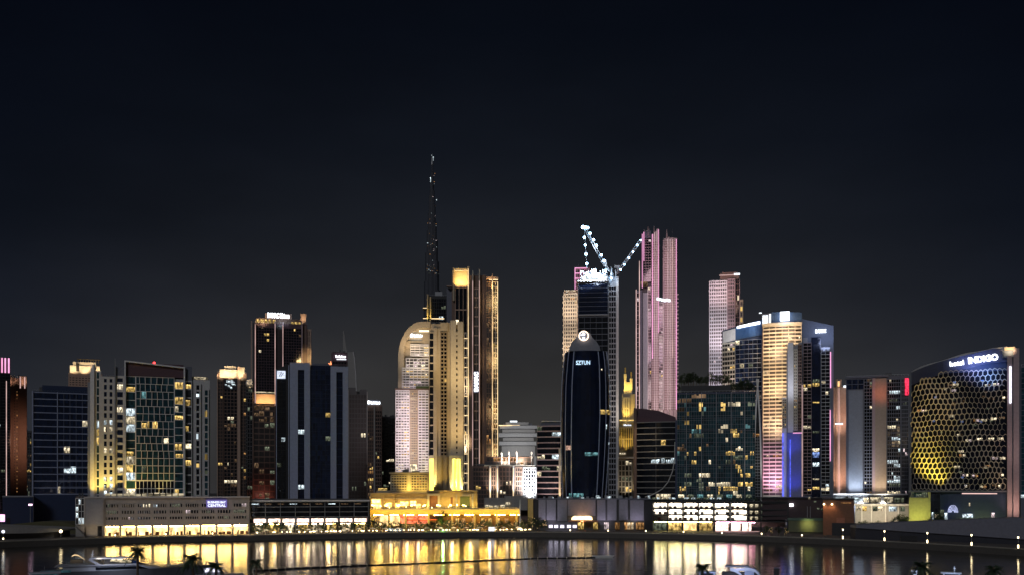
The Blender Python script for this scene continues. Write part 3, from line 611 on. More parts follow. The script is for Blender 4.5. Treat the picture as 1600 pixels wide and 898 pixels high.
b.part('amenity_window', W['cream'], [(641, 652, 725, 737, -.4, 0)])
b.fac(671, 677.5, 518, 712, 1, 16, sand, gblack, .2, .8, .05, 'cool cream', y=.6, proud=.5)
b.part('shaft_wall', sand, [(677.5, 683, 512, g0, -.6, 6), (683, 688, 512, g0, .6, 6), (688, 700, 503, 516, .2, 6)]); b.fac(688, 699, 517, 712, 2, 32, mat('shaded_sand', (.25, .2, .13)), gblack, .6, .9, .03, 'warm', y=1.2, proud=1.0, punched=True)  # shade of the recess put into a darker sand colour
b.part('shaft_wall', sand, [(700, 704, 503, 712, 1.4, 6)]); b.part('shaft_wall', stone, [(704, 712.5, 500, 712, -1.4, 6)]); b.part('shaft_wall', stone, [(715, 723.6, 502, 712, -1.4, 6)]); b.fac(712.5, 715, 518, 712, 1, 22, stone, gblack, .1, 2.2, .02, y=-.6, proud=.6, punched=True)
b.part('roof_fin', stone, [(706, 707, 502, 520, -1.8, -1.5)]); b.part('roof_fin', stone, [(719, 720, 502, 520, -1.8, -1.5)])
b.part('lobby_frame', stone, [(702, 723.6, 711, 716, -3, 4), (670, 678, 711, 716, -2, 4), (702, 706, 716, g0, -3, 4), (720, 723.6, 716, g0, -3, 4), (669.5, 671.2, 716, g0, -2, 4)])
b.part('lobby_wall', em('uplit_lobby_glow', (1, .70, .10), 3.6, .18, .12), [(706, 720, 716, g0, .3, 4), (671.2, 677.4, 716, g0, .3, 4)]); b.part('lobby_pier', mat('shaded_sand', (.25, .2, .13)), [(677.5, 702, 712, g0, .1, 4), (684, 690, 712, g0, -1.6, .1), (695, 699, 712, g0, -1.2, .1)]); b.part('lobby_window', gblack, [(710.3, 711.7, 717, 765, -.25, .25)]); b.part('lobby_window', gblack, [(715.4, 716.2, 717, 765, -.25, .25)]); b.part('lobby_pier', stone, [(705.6, 706.8, 716, g0, -1, .3), (712.4, 713.4, 716, g0, -1, .3), (719, 720.2, 716, g0, -1, .3)])  # uplight given as the lobby wall's own glow; recessed piers coloured as shaded
for x, e_ in ((708.5, 26), (713.5, 26), (718.5, 24), (674.3, 40)): b.flood(x, 768, 4, e_, (1, .78, .24), apy=738, ang=64, size=.6)
b.flood(690, 770, 10, 14, GOLD, apy=700, ang=70)
b.flood(716, 712, 30, 50, (1, .64, .24), apy=640, ang=75, blend=1); b.flood(716, 620, 40, 58, (1, .68, .3), apy=560, ang=75, blend=1)
b.flood(640, 715, 26, 20, (1, .76, .72), apy=715, ang=105, blend=1); b.flood(640, 672, 26, 20, (1, .74, .74), apy=672, ang=95, blend=1); b.flood(640, 630, 26, 18, (1, .74, .74), apy=630, ang=90, blend=1); b.flood(652, 590, 26, 22, (1, .78, .6), apy=550, ang=75); b.flood(640, 560, 14, 10, (1, .7, .4), apy=525, ang=80)
b.done()
b = B('annex_block', 'low tan colonnaded block at the arch tower foot, left of its glowing lobby', 606, 671, 690)
b.body(sand, 610, 671, 739, 14); b.fac(611, 636, 741, 766, 6, 6, sand, gbrown, .4, .8, .3, 'amber dimw dim', y=0); b.fac(642, 668, 741, 766, 6, 6, sand, gbrown, .5, .7, .3, 'amber dimw'); b.part('entrance_bay', stone, [(637, 641, 740, 766, -.9, .4)]); b.part('cornice', sand, [(608, 671, 737.5, 739.5, -1.4, 14)])
b.part('rooftop_light', W['warm'], [(591, 605, 762, 765.5, -1, 0)]); b.part('low_wing', sand, [(588, 610, 765.6, 771, -1, 10)])
b.flood(638, 768, 9, 9, GOLD, apy=752, ang=100); b.flood(660, 768, 9, 6, GOLD, apy=752, ang=100); b.done()

# ===== golden terrace
b = B('stone_pavilion', 'floodlit golden stone pavilion with tall portals, on the terrace under the arch tower', 578, 746, 632)
g0 = gy(632)
gs = mat('golden_stone', (.55, .43, .22), .75, bump=.2)
b.part('wall', gs, [(578, 668, 771, g0, 2, 20), (668, 746, 767, g0, .8, 20)]); b.part('cornice', gs, [(577, 668, 769.4, 771.4, .4, 20), (667.5, 746.5, 765.5, 767.6, -.6, 20)])
b.part('portal', stone, [(667.5, 671, 772, g0, -1.4, .8), (684, 687.5, 772, g0, -1.4, .8), (667.5, 687.5, 770.5, 773.5, -1.5, .8)]); b.part('portal_door', timber, [(671.2, 683.8, 774, g0, .5, .78)])
b.part('portal', stone, [(712, 714.6, 772, g0, -1.4, .8), (737, 740, 771, g0, -1.6, .8), (722, 735, 772, 774.5, -1, .8)]); b.part('portal_door', mat('green_door', (.1, .13, .06)), [(719, 734, 775, g0, .5, .78)]); b.part('niche', timber, [(704, 707.5, 776, 787, .5, .78)])
b.part('reflection_lamp_row', feedgold, [(xa, xa+3, 788, 789, -5.4, -5) for xa in range(582, 742, 20)])  # glow row added to feed the golden water reflection
for xa, xb, ya in ((581, 594, 779), (583, 595, 787), (603, 612, 785), (618, 624, 786), (625, 638, 783), (640, 650, 782), (650, 657, 787)): b.part('terrace_window', golden_em, [(xa, xb, ya, ya+6.5, 1.5, 1.97)])
for xa in (578.5, 599, 614.5, 639, 659, 692, 699, 744): b.part('pilaster', gs, [(xa, xa+1.8, 771.5, g0, -.3, 2)])
b.part('string_course', stone, [(578, 667, 777.4, 778.2, .9, 2), (578, 667, 793.2, 794, .9, 2)])
q = MB()
for i in range(40): q.box(b.x(579+i*4.1), b.x(579.6+i*4.1), -6.1, -5.9, b.z(795.4), b.z(790.6))
q.box(b.x(578), b.x(744), -6.2, -5.85, b.z(791), b.z(790.4)); q.build('terrace_rail', black, b.root)
for i in range(12):
    xa = 582+i*13.2; q = MB(); q.ball((b.x(xa), -4, b.z(788+(i*7 % 5))), .45, 6, 4); q.build('globe_lamp', bulb_warm, b.root)
for x in (585, 604, 622, 642, 660): b.flood(x, 796, 6, 1.1, (1, .62, .14), apy=780, ang=110)
for x in (669, 686, 700, 714, 728, 741): b.flood(x, 796, 4, 2.6, (1, .68, .14), apy=778, ang=90)
b.done()
b = B('terrace_deck', 'long golden terrace slab on columns, spanning above the lively waterfront', 578, 814, 600)
g0 = gy(600)
b.part('deck', mat('deck_fascia', (.62, .45, .16), .5), [(578, 812, 795.5, 803, 0, 22)]); b.part('deck_edge', stone, [(577.5, 812.5, 794.6, 795.6, -.4, 22)]); b.part('reflection_lamp_row', feedgold, [(xa, xa+16, 803.6, 804.5, 4, 4.4) for xa in range(582, 800, 24)])  # strips under the deck are added for the water reflection
for x in (580, 606, 632, 668, 705, 740, 775, 806): b.part('column', gs, [(x, x+3, 803, g0, 1, 2.4)])
b.part('back_wall', mat('dark_timber', (.07, .04, .025)), [(690, 812, 803, g0, 8, 9)]); b.part('shop_glass', shop, [(592, 606, 804.5, g0-6, 6, 6.4)]); b.part('shop_glass', shop, [(608, 624, 806, g0-6, 6, 6.4)])
b.part('red_shop', em('red_lit_interior', (1, .22, .1), 1.3, .6, .6), [(625, 668, 804, g0-9, 6, 6.4)]); b.part('red_canopy', mat('red_canvas', (.6, .1, .05)), [(634, 686, 811, 812.5, 1, 6), (626, 650, 807, 808, 2, 6)])
for xa in (712, 722, 738, 752, 764, 776, 790): b.part('display_window', W['amber'] if xa % 4 else W['warm'], [(xa, xa+5.5, 810, 818, 7.6, 7.97)])
b.part('rail', metal, [(578, 812, 791.6, 792, .2, .4)])
for x in range(590, 812, 22): b.flood(x, 781, 9, 9, (1, .6, .1), apy=799, ang=62)
for x in range(596, 812, 36): b.flood(x, 804, -4, 1.8, (1, .6, .2), apy=830, ang=150)
b.done()

b = B('apartment_block', 'brown mid-rise with tall white uplit pilasters, right of the golden twin towers', 738, 838, 700)
g0 = gy(700)
b.body(brown, 738, 838, 727, 24); b.part('upper_storeys', brown, [(758, 834, 712, 727, 6, 24)])
b.fac(739, 764, 729, 800, 6, 10, brown, gbrown, .35, .8, .2, 'dimw amber warm'); b.fac(767, 775, 729, 800, 2, 10, tan, gbrown, .6, .6, .3, 'dimw amber'); b.fac(780, 801, 729, 800, 4, 10, brown, gbrown, .6, .6, .3, 'dimw amber cream'); b.fac(805, 816, 729, 795, 3, 9, tan, gbrown, .5, .8, .3, 'cream amber')
b.fac(817, 838, 729, 778, 5, 9, white, gblack, .6, .7, .55, 'cool pink cool', proud=.5)
for x in (764.6, 776, 801): b.part('pilaster', white, [(x, x+2.6, 726, 800, -1.6, .2)])
for x in (783, 794.6, 806.5, 830): b.part('upper_pilaster', white, [(x, x+1.8, 705, 727, 4, 6)])
b.fac(760, 834, 713, 727, 14, 2, brown, gbrown, .4, .5, .4, 'amber dimw cream', y=5.4); b.part('cornice', stone, [(757, 836, 726, 727.4, -1.8, 6)])
for x in (766, 777, 802): b.flood(x, 772, 5, 9, (1, .85, .7), apy=745, ang=60); b.part('added_pilaster_glow', led_warm, [(x-.4, x+.4, 731, 776, -2, -1.65)])  # glow strip added on each pilaster to imitate its uplight
b.flood(790, 722, 3, 14, (1, .8, .6), apy=716, ang=120); b.flood(815, 722, 3, 14, (1, .8, .6), apy=716, ang=120); b.flood(828, 772, 14, 60, (.95, .95, 1), apy=748, ang=90)
b.part('low_wing', concrete, [(757, 788, 777, 790, -8, 0), (788, 824, 774, 796, -7, -.2)])
for xa, ya in ((790, 784), (758, 788), (764, 789), (772, 789), (782, 788)): b.part('terrace_light', W['cream'], [(xa, xa+7, ya, ya+4, -8.5, -8.1)])
b.done()

b = B('stadium_building', 'far pale layered building in the gap right of the golden twin towers', 778, 842, 1500)
for i, (xa, xb, yt, yb_) in enumerate(((784, 836, 696, 712), (780, 838, 689, 695), (786, 834, 683, 688), (779, 839, 676, 682), (785, 836, 670, 675), (781, 840, 664, 669), (790, 826, 659, 663))):
    X0, X1 = b.x(xa), b.x(xb); cy = lambda x, X0=X0, X1=X1: 4*((2*(x-X0)/(X1-X0)-1)**2)
    q = MB(); q.ribbon(X0, X1, b.z(yb_), b.z(yt), cy, -i*.3, 30, 14); q.build('tier', white if i % 2 else pale, b.root)
b.part('base', pale, [(780, 838, 712, gy(1500), 2, 30)]); b.part('core', grey, [(786, 832, 660, 712, 16, 29)]); b.part('roof_light', led_white, [(797, 808, 656.5, 658.5, 2, 4)]); b.part('tier_light', led_warm, [(779, 812, 663.4, 664.6, -1, 0)])
b.flood(810, 720, 70, 45, (.95, .93, .88), apy=690, ang=80); b.done()
# ===== centre
b = B('office_block', 'rounded office block with pale curved floor bands, left of the dark bullet-shaped tower', 838, 879, 680)
g0 = gy(680); X0, X1 = b.x(839), b.x(878); cv = lambda x, X0=X0, X1=X1: 6*((x-X0)/(X1-X0)-.75)**2
b.body(darkgrey, 840, 878, 665, 22, y=5); b.fac(839, 878, 664, 780, 5, 13, rose, gblack, .12, .8, .1, 'cool cream dim', y=cv, n=8, proud=.6, vmask=lambda i: i in (0, 5), litrows={1: .7, 7: .3})
b.part('roof_slab', pale, [(846, 878, 656.5, 658, 2, 18)]); b.part('roof_storey', slate, [(845, 878, 658, 664, 3, 18)]); b.part('edge_fin', stone, [(873, 876, 700, 780, -1.6, 0)]); b.flood(874.5, 782, 6, 5, WARM, apy=755, ang=60); b.flood(855, 780, 16, 14, (1, .75, .65), apy=740, ang=90); b.done()

b = B('bullet_tower', 'dark navy bullet-shaped tower with bowed ribs and a lit round emblem on top', 876, 957, 640)
g0 = gy(640)
prof = [(g0, 879, 946), (778, 878.5, 947), (740, 876.6, 950), (700, 875.8, 952.5), (650, 875.8, 954.5), (600, 877, 954), (565, 880, 952), (547, 882.5, 949)]
NS = 16
def tw(yy):
    for (a, b0, b1), (c, d0, d1) in zip(prof, prof[1:]):
        if c <= yy <= a: t_ = (a-yy)/(a-c); return b0+(d0-b0)*t_, b1+(d1-b1)*t_
def tp(u, yy, off=0.):       # u 0..1 round the front, out from the glass by off
    xa, xb = tw(yy); xa, xb = b.x(xa), b.x(xb); m_, h_ = (xa+xb)/2, (xb-xa)/2; a = pi*(1-u)
    return (m_+(h_+off)*cos(a), 11-(11+off)*sin(a), b.z(yy))
ys = [g0-(g0-547)*i/24 for i in range(25)]
q = MB()
for yy in ys:
    q.v += [tp(i/NS, yy) for i in range(NS+1)]
    xa, xb = tw(yy); q.v += [(b.x(xb), 30, b.z(yy)), (b.x(xa), 30, b.z(yy))]
K = NS+3
for j in range(24):
    for i in range(K): q.f.append((j*K+i, j*K+(i+1) % K, (j+1)*K+(i+1) % K, (j+1)*K+i))
q.f.append(tuple(24*K+i for i in range(K))); q.build('glass_shell', gnavy, b.root)
for u in (.04, .2, .31, .69, .8, .93):
    q = MB()
    for j in range(24): q.bar(tp(u, ys[j], .1), tp(u, ys[j+1], .1), .42 if u in (.31, .69) else .3, 4)
    q.build('rib', bluegrey, b.root)
q = MB(); q.v = []
cp = [(889, 547), (890, 541), (894, 533), (899, 528), (904, 521), (912, 516), (921, 519), (926, 527), (932, 533), (937, 541), (938, 547)]
q.prism([(b.x(x), b.z(y)) for x, y in cp], 1, 12); cap_ = q.build('cap', mat('cap_cladding', (.2, .21, .25), .5), b.root)
em_g = em('emblem_glow', (1, .75, .55), 3, .2)
q = MB(); cx, cz = b.x(912), b.z(524); r_ = 7.2*640/F
for i in range(20):
    a, c = 2*pi*i/20, 2*pi*(i+1)/20; q.bar((cx+cos(a)*r_, -.2, cz+sin(a)*r_), (cx+cos(c)*r_, -.2, cz+sin(c)*r_), .42, 4)
q.build('emblem_ring', em_g, cap_)
q = MB(); q.ball((cx, 0, cz+1.1), 1.1, 8, 5); q.box(cx-.9, cx+.9, -.4, .4, cz-2.2, cz-.8); q.box(cx-2.1, cx-.6, -.3, .3, cz+.2, cz+.9); q.build('emblem_figure', sign_soft, cap_)
b.sign('SZTUN', 911, 566, 22, 6.5, em('blue_sign_light', (.55, .78, 1), 1.5, .3), y=-.9)
def shellwin(u0, u1, yt, yb, m):
    q = MB(); k = 4
    for i in range(k+1):
        u = u0+(u1-u0)*i/k
        for (yy, o) in ((yb, .1), (yt, .1), (yt, .02), (yb, .02)): q.v.append(tp(u, yy, o))
    for i in range(k):
        for j in range(4): q.f.append((4*i+j, 4*i+4+j, 4*i+4+(j+1) % 4, 4*i+(j+1) % 4))
    q.f += [(0, 1, 2, 3), (4*k+3, 4*k+2, 4*k+1, 4*k)]; q.build('window', m, b.root)
shellwin(.7, .98, 639, 646, W['warm']); shellwin(.21, .3, 695, 702, em('salmon_room', (1, .6, .45), .5)); shellwin(.5, .68, 706, 711.5, W['teal']); shellwin(.8, .83, 662, 669, W['cool']); shellwin(.72, .74, 575, 577.5, W['cream'])
for yy in (583, 590, 600, 608, 620, 631, 655, 676, 690, 720, 735, 750): shellwin(.9+.04*random.random(), .97, yy, yy+3.5, W[random.choice(('dim', 'dim', 'cool', 'dimw'))])
for xa in (889, 896, 901, 907): b.part('entrance_light', W['teal'], [(xa, xa+4.5, 770, 776, -1.4, -1)])
b.flood(880, 770, 16, 12, GOLD, apx=878, apy=720, ang=60); b.done()

b = B('apartment_tower', 'pinkish beige gridded tower behind the bullet-shaped tower', 880, 904, 930)
b.body(tan, 880, 904, 456); b.fac(880, 902, 458, 610, 6, 26, stone, gbrown, .9, 1.3, .1, 'warm amber dimw', punched=True, proud=.7); b.part('roof_rail', stone, [(881, 902, 453, 454, -.5, 10), (883, 900, 454, 458, 1, 10)])
for i in range(14): b.part('side_balcony', stone, [(878.8, 880, 462+i*9, 464+i*9, -.5, 8)])
for yy in (500, 560, 620): b.flood(891, yy, 30, 50, (1, .74, .55), apy=yy-30, ang=75)
b.done()
b = B('residential_tower', 'tower with a magenta-lit top storey, half hidden behind the tower under construction', 897, 922, 1050)
b.body(plum, 897, 922, 418); b.fac(898, 921, 420, 700, 6, 40, rose, gbrown, .6, .8, .12, 'pink warm'); 
for yy in (418.5, 426.5, 434.5): b.part('magenta_light', led_pink, [(898, 917, yy, yy+1, -1, -.5)])
b.part('magenta_light', led_pink, [(898, 899, 420, 452, -1, -.5)]); b.flood(908, 455, 20, 26, (1, .35, .6), apy=430, ang=80); b.done()

b = B('unfinished_tower', 'tower under construction with a dazzling floodlit top floor and dark glazed shaft', 903, 967, 880)
g0 = gy(880)
b.body(slate, 903, 950, 442, 28); b.part('core_wall', grey, [(950, 967, 432, g0, 2, 26)]); b.fac(904, 950, 443, 492, 1, 7, slate, gnavy, .3, .3, 0); b.fac(904, 950, 494, g0, 5, 34, slate, gblack, .2, .5, .02, 'dim'); b.part('floor_ledge', grey, [(903, 950, 490.5, 492.5, -1.2, 0)])
b.fac(951, 963, 446, g0, 3, 44, grey, gblack, .5, 1.2, .0, y=1.6); b.part('edge_column', pale, [(963, 966.6, 432, g0, 1, 4)])
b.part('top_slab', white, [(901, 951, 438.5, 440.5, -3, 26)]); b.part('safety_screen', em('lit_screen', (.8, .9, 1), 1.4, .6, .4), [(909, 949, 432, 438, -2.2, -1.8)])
rnd = random.Random(3); q = MB()
for k in range(46):
    x0 = rnd.uniform(906, 964); y0 = rnd.uniform(418, 438); q.bar((b.x(x0), rnd.uniform(-1, 12), b.z(y0)), (b.x(x0+rnd.uniform(-6, 6)), rnd.uniform(-1, 12), b.z(min(439, y0+rnd.uniform(3, 14)))), .45, 4)
for x in (908, 916, 924, 931, 938, 946, 955, 962): q.bar((b.x(x), 2, b.z(439)), (b.x(x), 2, b.z(rnd.uniform(416, 428))), .5, 4)
q.build('scaffold', mat('galvanised_steel', (.6, .62, .65), .5), b.root)
q = MB(); q.box(b.x(924), b.x(932), 1, 8, b.z(438), b.z(420)); q.box(b.x(940), b.x(947), 2, 9, b.z(438), b.z(428)); q.box(b.x(952), b.x(964), 3, 12, b.z(440), b.z(432)); q.build('site_hut', white, b.root)
for x, y, r in ((935, 431, 2.1), (920, 432, 1.2), (946, 424, 1.1), (927, 427, 1.1), (955, 436, .9), (941, 434, 1.2), (913, 435, .9)):
    q = MB(); q.ball((b.x(x), -2.5, b.z(y)), r, 8, 5); q.build('work_lamp', bulb, b.root)
b.flood(933, 434, 12, 34, COOLC, apy=428, ang=110); b.flood(960, 425, 8, 10, COOLC, apy=455, ang=70); b.flood(915, 430, 10, 30, COOLC, apy=428, ang=140)
b.flood(957, 700, 30, 60, (1, .85, .7), apy=600, ang=70); b.done()

def crane(label, path, back, base, d, lamps, second=None, big=0):
    c = B('tower_crane', label, base[0]-5, base[0]+5, d, cat='crane', base=CH+(HY-base[1])*d/F)
    q = MB(); q.box(-1.6, 1.6, -1.6, 1.6, 0, 3); q.box(-4, 1, -1.4, 1.4, 3, 5.2); q.build('slewing_deck', metal, c.root)
    def lat(p, r, nm, w):
        P, R = Vector((c.x(p[0]), 0, c.z(p[1]))), Vector((c.x(r[0]), 0, c.z(r[1]))); q = MB(); dd = (R-P).normalized(); up = Vector((-dd.z, 0, dd.x)); cs = [(0, 1), (-1, -.7), (1, -.7)]
        def pt(t, k): return P+(R-P)*t+up*(cs[k][0+1]*w*.5)+Vector((0, cs[k][0]*w*.5, 0))
        N = 12
        for k in range(3): q.bar(pt(0, k), pt(1, k), .3, 4)
        for i in range(N):
            for k in range(3): q.bar(pt(i/N, k), pt((i+1)/N, (k+1) % 3), .18, 3)
        return q.build(nm, metal, c.root)
    jb = lat(base, path, 'jib', 2.2)
    if back: lat(base, back, 'counter_jib', 1.6)
    if second:
        q = MB(); q.bar((c.x(path[0]), 0, c.z(path[1])), (c.x(second[0]), 0, c.z(second[1])), .18, 4); q.build('hoist_rope', metal, c.root)
    for x, y, r in lamps:
        q = MB(); q.ball((c.x(x), -1.5, c.z(y)), r*.62, 8, 5); q.build('lamp', bulb, jb)
    if big: c.flood(path[0]+12, path[1]+30, 14, 12, COOLC, apy=path[1]+20, ang=120)
    return c
crane('luffing crane raised steeply with two strings of blazing blue-white lamps, atop the unfinished tower', (913, 354), (953, 424), (946, 416), 885,
      [(911, 355, 2.5), (914.5, 355, 1.9), (918.5, 356, 1.8), (913, 371, 1.7), (914.5, 383, 1.5), (915.8, 397, 1.8), (917, 412, 1.7), (922, 365, 1.7), (927.5, 375, 1.7), (932, 384, 1.7), (939.5, 399, 1.6), (944, 408, 1.8)], second=(917, 418), big=1)
crane('smaller luffing crane leaning right with a dotted line of white lamps, beside the pink tower', (1002, 376), (962, 428), (967, 424), 890,
      [(969.8, 422, 1.2), (975.5, 414, 1.1), (982.5, 404, 1.3), (989, 394.5, 1.2), (995.6, 384.5, 1.2), (1001, 377, 1.0)])

led_thin = em('thin_rose_strip', (1, .72, .74), .9, .3, .06)
b = B('pink_tower', 'tallest pink-lit tower with spiked vertical fins and a bright white sky bridge', 993, 1059, 860)
g0 = gy(860)
b.body(black, 1003, 1020, 372, 26, y=2); b.body(rose, 1018, 1030, 366, 26, y=1.5); b.body(black, 1030, 1040, 470, 22, y=3); b.body(rose, 1036, 1058, 374, 26, y=2); b.body(slate, 993, 1004, 452, 22, y=2)
q = MB()
for x0, x1, yt in ((1018, 1022.5, 366), (1022.5, 1026, 362), (1026, 1030, 358), (1038, 1043, 374), (1043, 1046, 372), (1047, 1052, 373), (1052.5, 1057.6, 374)): q.box(b.x(x0)+.05, b.x(x1)-.05, -1.2-(x0 % 2)*.5, 1.8, 0, b.z(yt))
q.build('fin', rose, b.root)
for x0, x1, yt, yb_, m in ((993.6, 994.8, 452, 640, led_rose), (998.6, 999.8, 408, 640, led_rose), (1003.2, 1004, 366, 450, led_pink), (1005.6, 1006.6, 363, 408, led_pink), (1019, 1020, 367, 560, led_pink), (1028.4, 1029.2, 360, 520, led_pink), (1056.3, 1057.2, 376, 640, led_pink), (1050.8, 1051.5, 376, 560, led_rose)): b.part('light_strip', m, [(x0, x1, yt, yb_, -2.4, -2)])
for x, yt in ((1007, 358), (1012.5, 353), (1014, 356), (1022, 353), (1028.6, 358), (1042, 359)): 
    q = MB(); q.bar((b.x(x), 1, b.z(yt+14)), (b.x(x), 1, b.z(yt)), .9, 5, .3); q.build('spike', rose, b.root)
b.part('grey_panel', grey, [(1004.6, 1012, 457, 640, -.8, 2)]); b.part('balcony_box', W['dimw'], [(1001, 1012, 440, 448, -1.6, -.5)]); b.part('crown_panel', slate, [(1007, 1017.5, 360, 372, .5, 4)])
b.fac(1005, 1017.5, 374, 440, 3, 16, rose, gblack, .2, .35, .08, 'pink'); b.fac(1012.5, 1017.8, 448, g0, 2, 66, rose, gblack, .3, .5, .16, 'pink warm cream'); b.fac(1026.5, 1036, 472, g0, 3, 60, rose, gblack, .4, .7, .12, 'pink warm', y=.2)
b.fac(1044, 1050, 480, g0, 2, 60, stone, gbrown, .5, .6, .2, 'pink warm', y=-.8); b.fac(995.2, 998.2, 456, g0, 1, 50, rose, gblack, .1, .5, .1, 'pink')
for x, yt in ((1022.6, 364), (1026.2, 360), (1043.1, 375), (1046.6, 375), (1036.4, 474), (1012.2, 450)): b.part('light_strip', led_thin, [(x, x+.45, yt, 640, -2.1, -1.75)])
q = MB()
for k in range(70):
    zz = b.z(640)+k*(b.z(376)-b.z(640))/70; q.box(b.x(1018), b.x(1030), -1.74, -1.2, zz, zz+.35); q.box(b.x(1038), b.x(1057), -1.76, -1.2, zz, zz+.35)
q.build('floor_line', brown, b.root)
for i in range(32): b.part('side_balcony', rose, [(1057.8, 1059.8, 460+i*6, 462.6+i*6, -.5, 8)])
for i in range(6): b.part('sky_bridge', led_white, [(1026+i*3.6, 1029.4+i*3.6, 465.5+i*.9-(i > 3)*1.5, 469.5+i*.9-(i > 3)*1.5, -3, -2.3)])
for yy, c in ((420, (1, .62, .72)), (480, (1, .62, .78)), (540, (1, .66, .8)), (600, (1, .7, .72)), (650, (1, .72, .66))): b.flood(1024, yy, 50, 26, c, apy=yy, ang=70, blend=1); b.flood(1050, yy-20, 46, 21, (1, .75, .72), apy=yy-20, ang=70, blend=1); b.done()

b = B('gilded_building', 'small gold-lit building with pointed turrets, just left of the pink tower', 968, 994, 730)
g0 = gy(730)
b.body(sand, 972, 992, 615, 14); b.part('turret', stone, [(975, 979, 583, 615, 1, 4)]); b.part('turret', stone, [(984, 988, 590, 615, 1, 4)]); b.part('turret', stone, [(979, 984, 596, 615, 2, 5)]); b.part('turret_cap', gold, [(976, 978, 573, 583, 1.8, 3.2)]); b.part('turret_cap', gold, [(985.2, 987, 580, 590, 1.8, 3.2)])
b.fac(974, 984, 620, 655, 4, 2, stone, gbrown, .7, .8, .2, 'amber warm', proud=.8); b.part('terrace', W['warm'], [(968, 990, 655.6, 657.6, -2, -1.2)]); b.part('terrace_slab', stone, [(967.6, 990.4, 657.6, 660, -2.4, 4)])
b.fac(968, 989, 667, 703, 6, 2, sand, gbrown, .6, .6, .3, 'amber warm dimw', y=0); b.body(sand, 968, 992, 660, 14); b.sign('Marina', 980.5, 663.4, 12, 2.6, sign_soft, y=-1)
b.part('canopy', white, [(966, 992, 713, 715.5, -3, 4)]); b.part('service_light', W['cream'], [(968, 978, 707, 709.5, -2, -1.2)]); b.fac(966, 988, 718, g0-30, 4, 8, grey, ggrey, .7, .7, .25, 'cream dim warm')
b.flood(979, 616, 8, 14, GOLD, apy=598, ang=80); b.flood(979, 657, 7, 12, GOLD, apy=630, ang=80); b.flood(978, 704, 8, 8, GOLD, apy=680, ang=90); b.flood(978, 780, 9, 9, WARM, apy=740, ang=80); b.done()

b = B('office_block', 'dark office block with curved floor lines and a thin swooping arc on its front', 990, 1056, 665)
g0 = gy(665); X0, X1 = b.x(994), b.x(1056); cv = lambda x, X0=X0, X1=X1: 7*((x-X0)/(X1-X0)-.9)**2
q = MB(); q.prism([(b.x(990.5), b.z(g0)), (b.x(1056), b.z(g0)), (b.x(1056), b.z(650)), (b.x(1030), b.z(640)), (b.x(1005), b.z(636)), (b.x(990.5), b.z(636))], 8, 26); q.build('roof_volume', plum, b.root)
b.fac(994, 1056, 658, 780, 8, 13, concrete, gblack, .15, .5, .06, 'cool cream dim warm', y=cv, n=10, vmask=lambda i: i in (4, 8), litrows={6: .3}, proud=.7)
b.part('end_wall', brown, [(990, 994.5, 636, g0, 4, 20)]); q = MB(); q.ribbon(X0, X1, b.z(660), b.z(648), cv, .4, 9, 10, z1b=b.z(652)); q.build('parapet_band', plum, b.root)
q = MB(); ap = [(1054.5, 690), (1054.3, 715), (1051, 735), (1044, 752), (1035, 763), (1022, 771), (1008, 776)]
for (xa, ya), (xb, yb) in zip(ap, ap[1:]): q.bar((b.x(xa), cv(b.x(xa))-1.4, b.z(ya)), (b.x(xb), cv(b.x(xb))-1.4, b.z(yb)), .35, 5)
q.build('arc_beam', pale, b.root); b.flood(1010, 660, 20, 9, WARM, apx=1000, apy=700, ang=90); b.done()

b = B('office_building', 'wide dark teal glass building with trees on its roof and clustered yellow windows', 1055, 1182, 650)
g0 = gy(650)
b.body(navy, 1058, 1180, 612, 30, y=.6); b.part('upper_storey', black, [(1064, 1142, 600, 612, 5, 26)]); b.part('lower_bay', navy, [(1055, 1060, 655, g0, .3, 26)])
LR = {i: .08 for i in range(26)}; LR.update({0: .4, 1: .35, 2: .4, 3: .2, 7: .3, 8: .4, 9: .5, 12: .45, 13: .5, 14: .45, 15: .35, 16: .3, 18: .3, 20: .3, 21: .5})
b.fac(1058, 1180, 614, 780, 32, 24, metal, gteal, .08, .1, .1, 'warm warm dim cream dimw teal dim', litrows=LR, proud=.15, run=.5)
for x in (1072, 1096, 1119, 1142.5, 1163): b.part('mullion', grey, [(x, x+.8, 612, 780, -.8, -.2)])
for y in (614, 629, 652, 672, 690, 708, 727, 745, 762): b.part('transom', slate, [(1058, 1180, y, y+.7, -.6, -.25)])
for i in range(8): b.part('lobby_light', W[('cream', 'dim', 'teal')[i % 3]], [(1060+i*15, 1069+i*15, 772, 777, -.9, -.5)])
b.done()
b = B('lens_fin_tower', 'slender white lens-shaped fin standing in front of the teal glass building', 1176, 1191, 646)
q = MB(); pts_ = []
zt, zb_ = b.z(592), b.z(gy(646))
N = 14; L = [];
for i in range(N+1):
    t_ = i/N; w_ = (1-(t_)**3.2); L.append((b.x(1183.8)-w_*(b.x(1183.8)-b.x(1176.8)), zb_+(zt-zb_)*t_))
R_ = [(b.x(1183.8)+(1-(z-zb_)/(zt-zb_)**1) * 0 + (1-((z-zb_)/(zt-zb_))**3.2)*(b.x(1190.6)-b.x(1183.8)), z) for _, z in L]
for side, sg in ((L, 1), (R_, -1)):
    for (xa, za), (xb, zb2) in zip(side, side[1:]):
        q.quadbox([(xa, -1.5, za), (xa+sg*.9, -1.5, za), (xa+sg*.9, 8, za), (xa, 8, za), (xb, -1.5, zb2), (xb+sg*.9, -1.5, zb2), (xb+sg*.9, 8, zb2), (xb, 8, zb2)])
q.build('lens_rim', white, b.root)
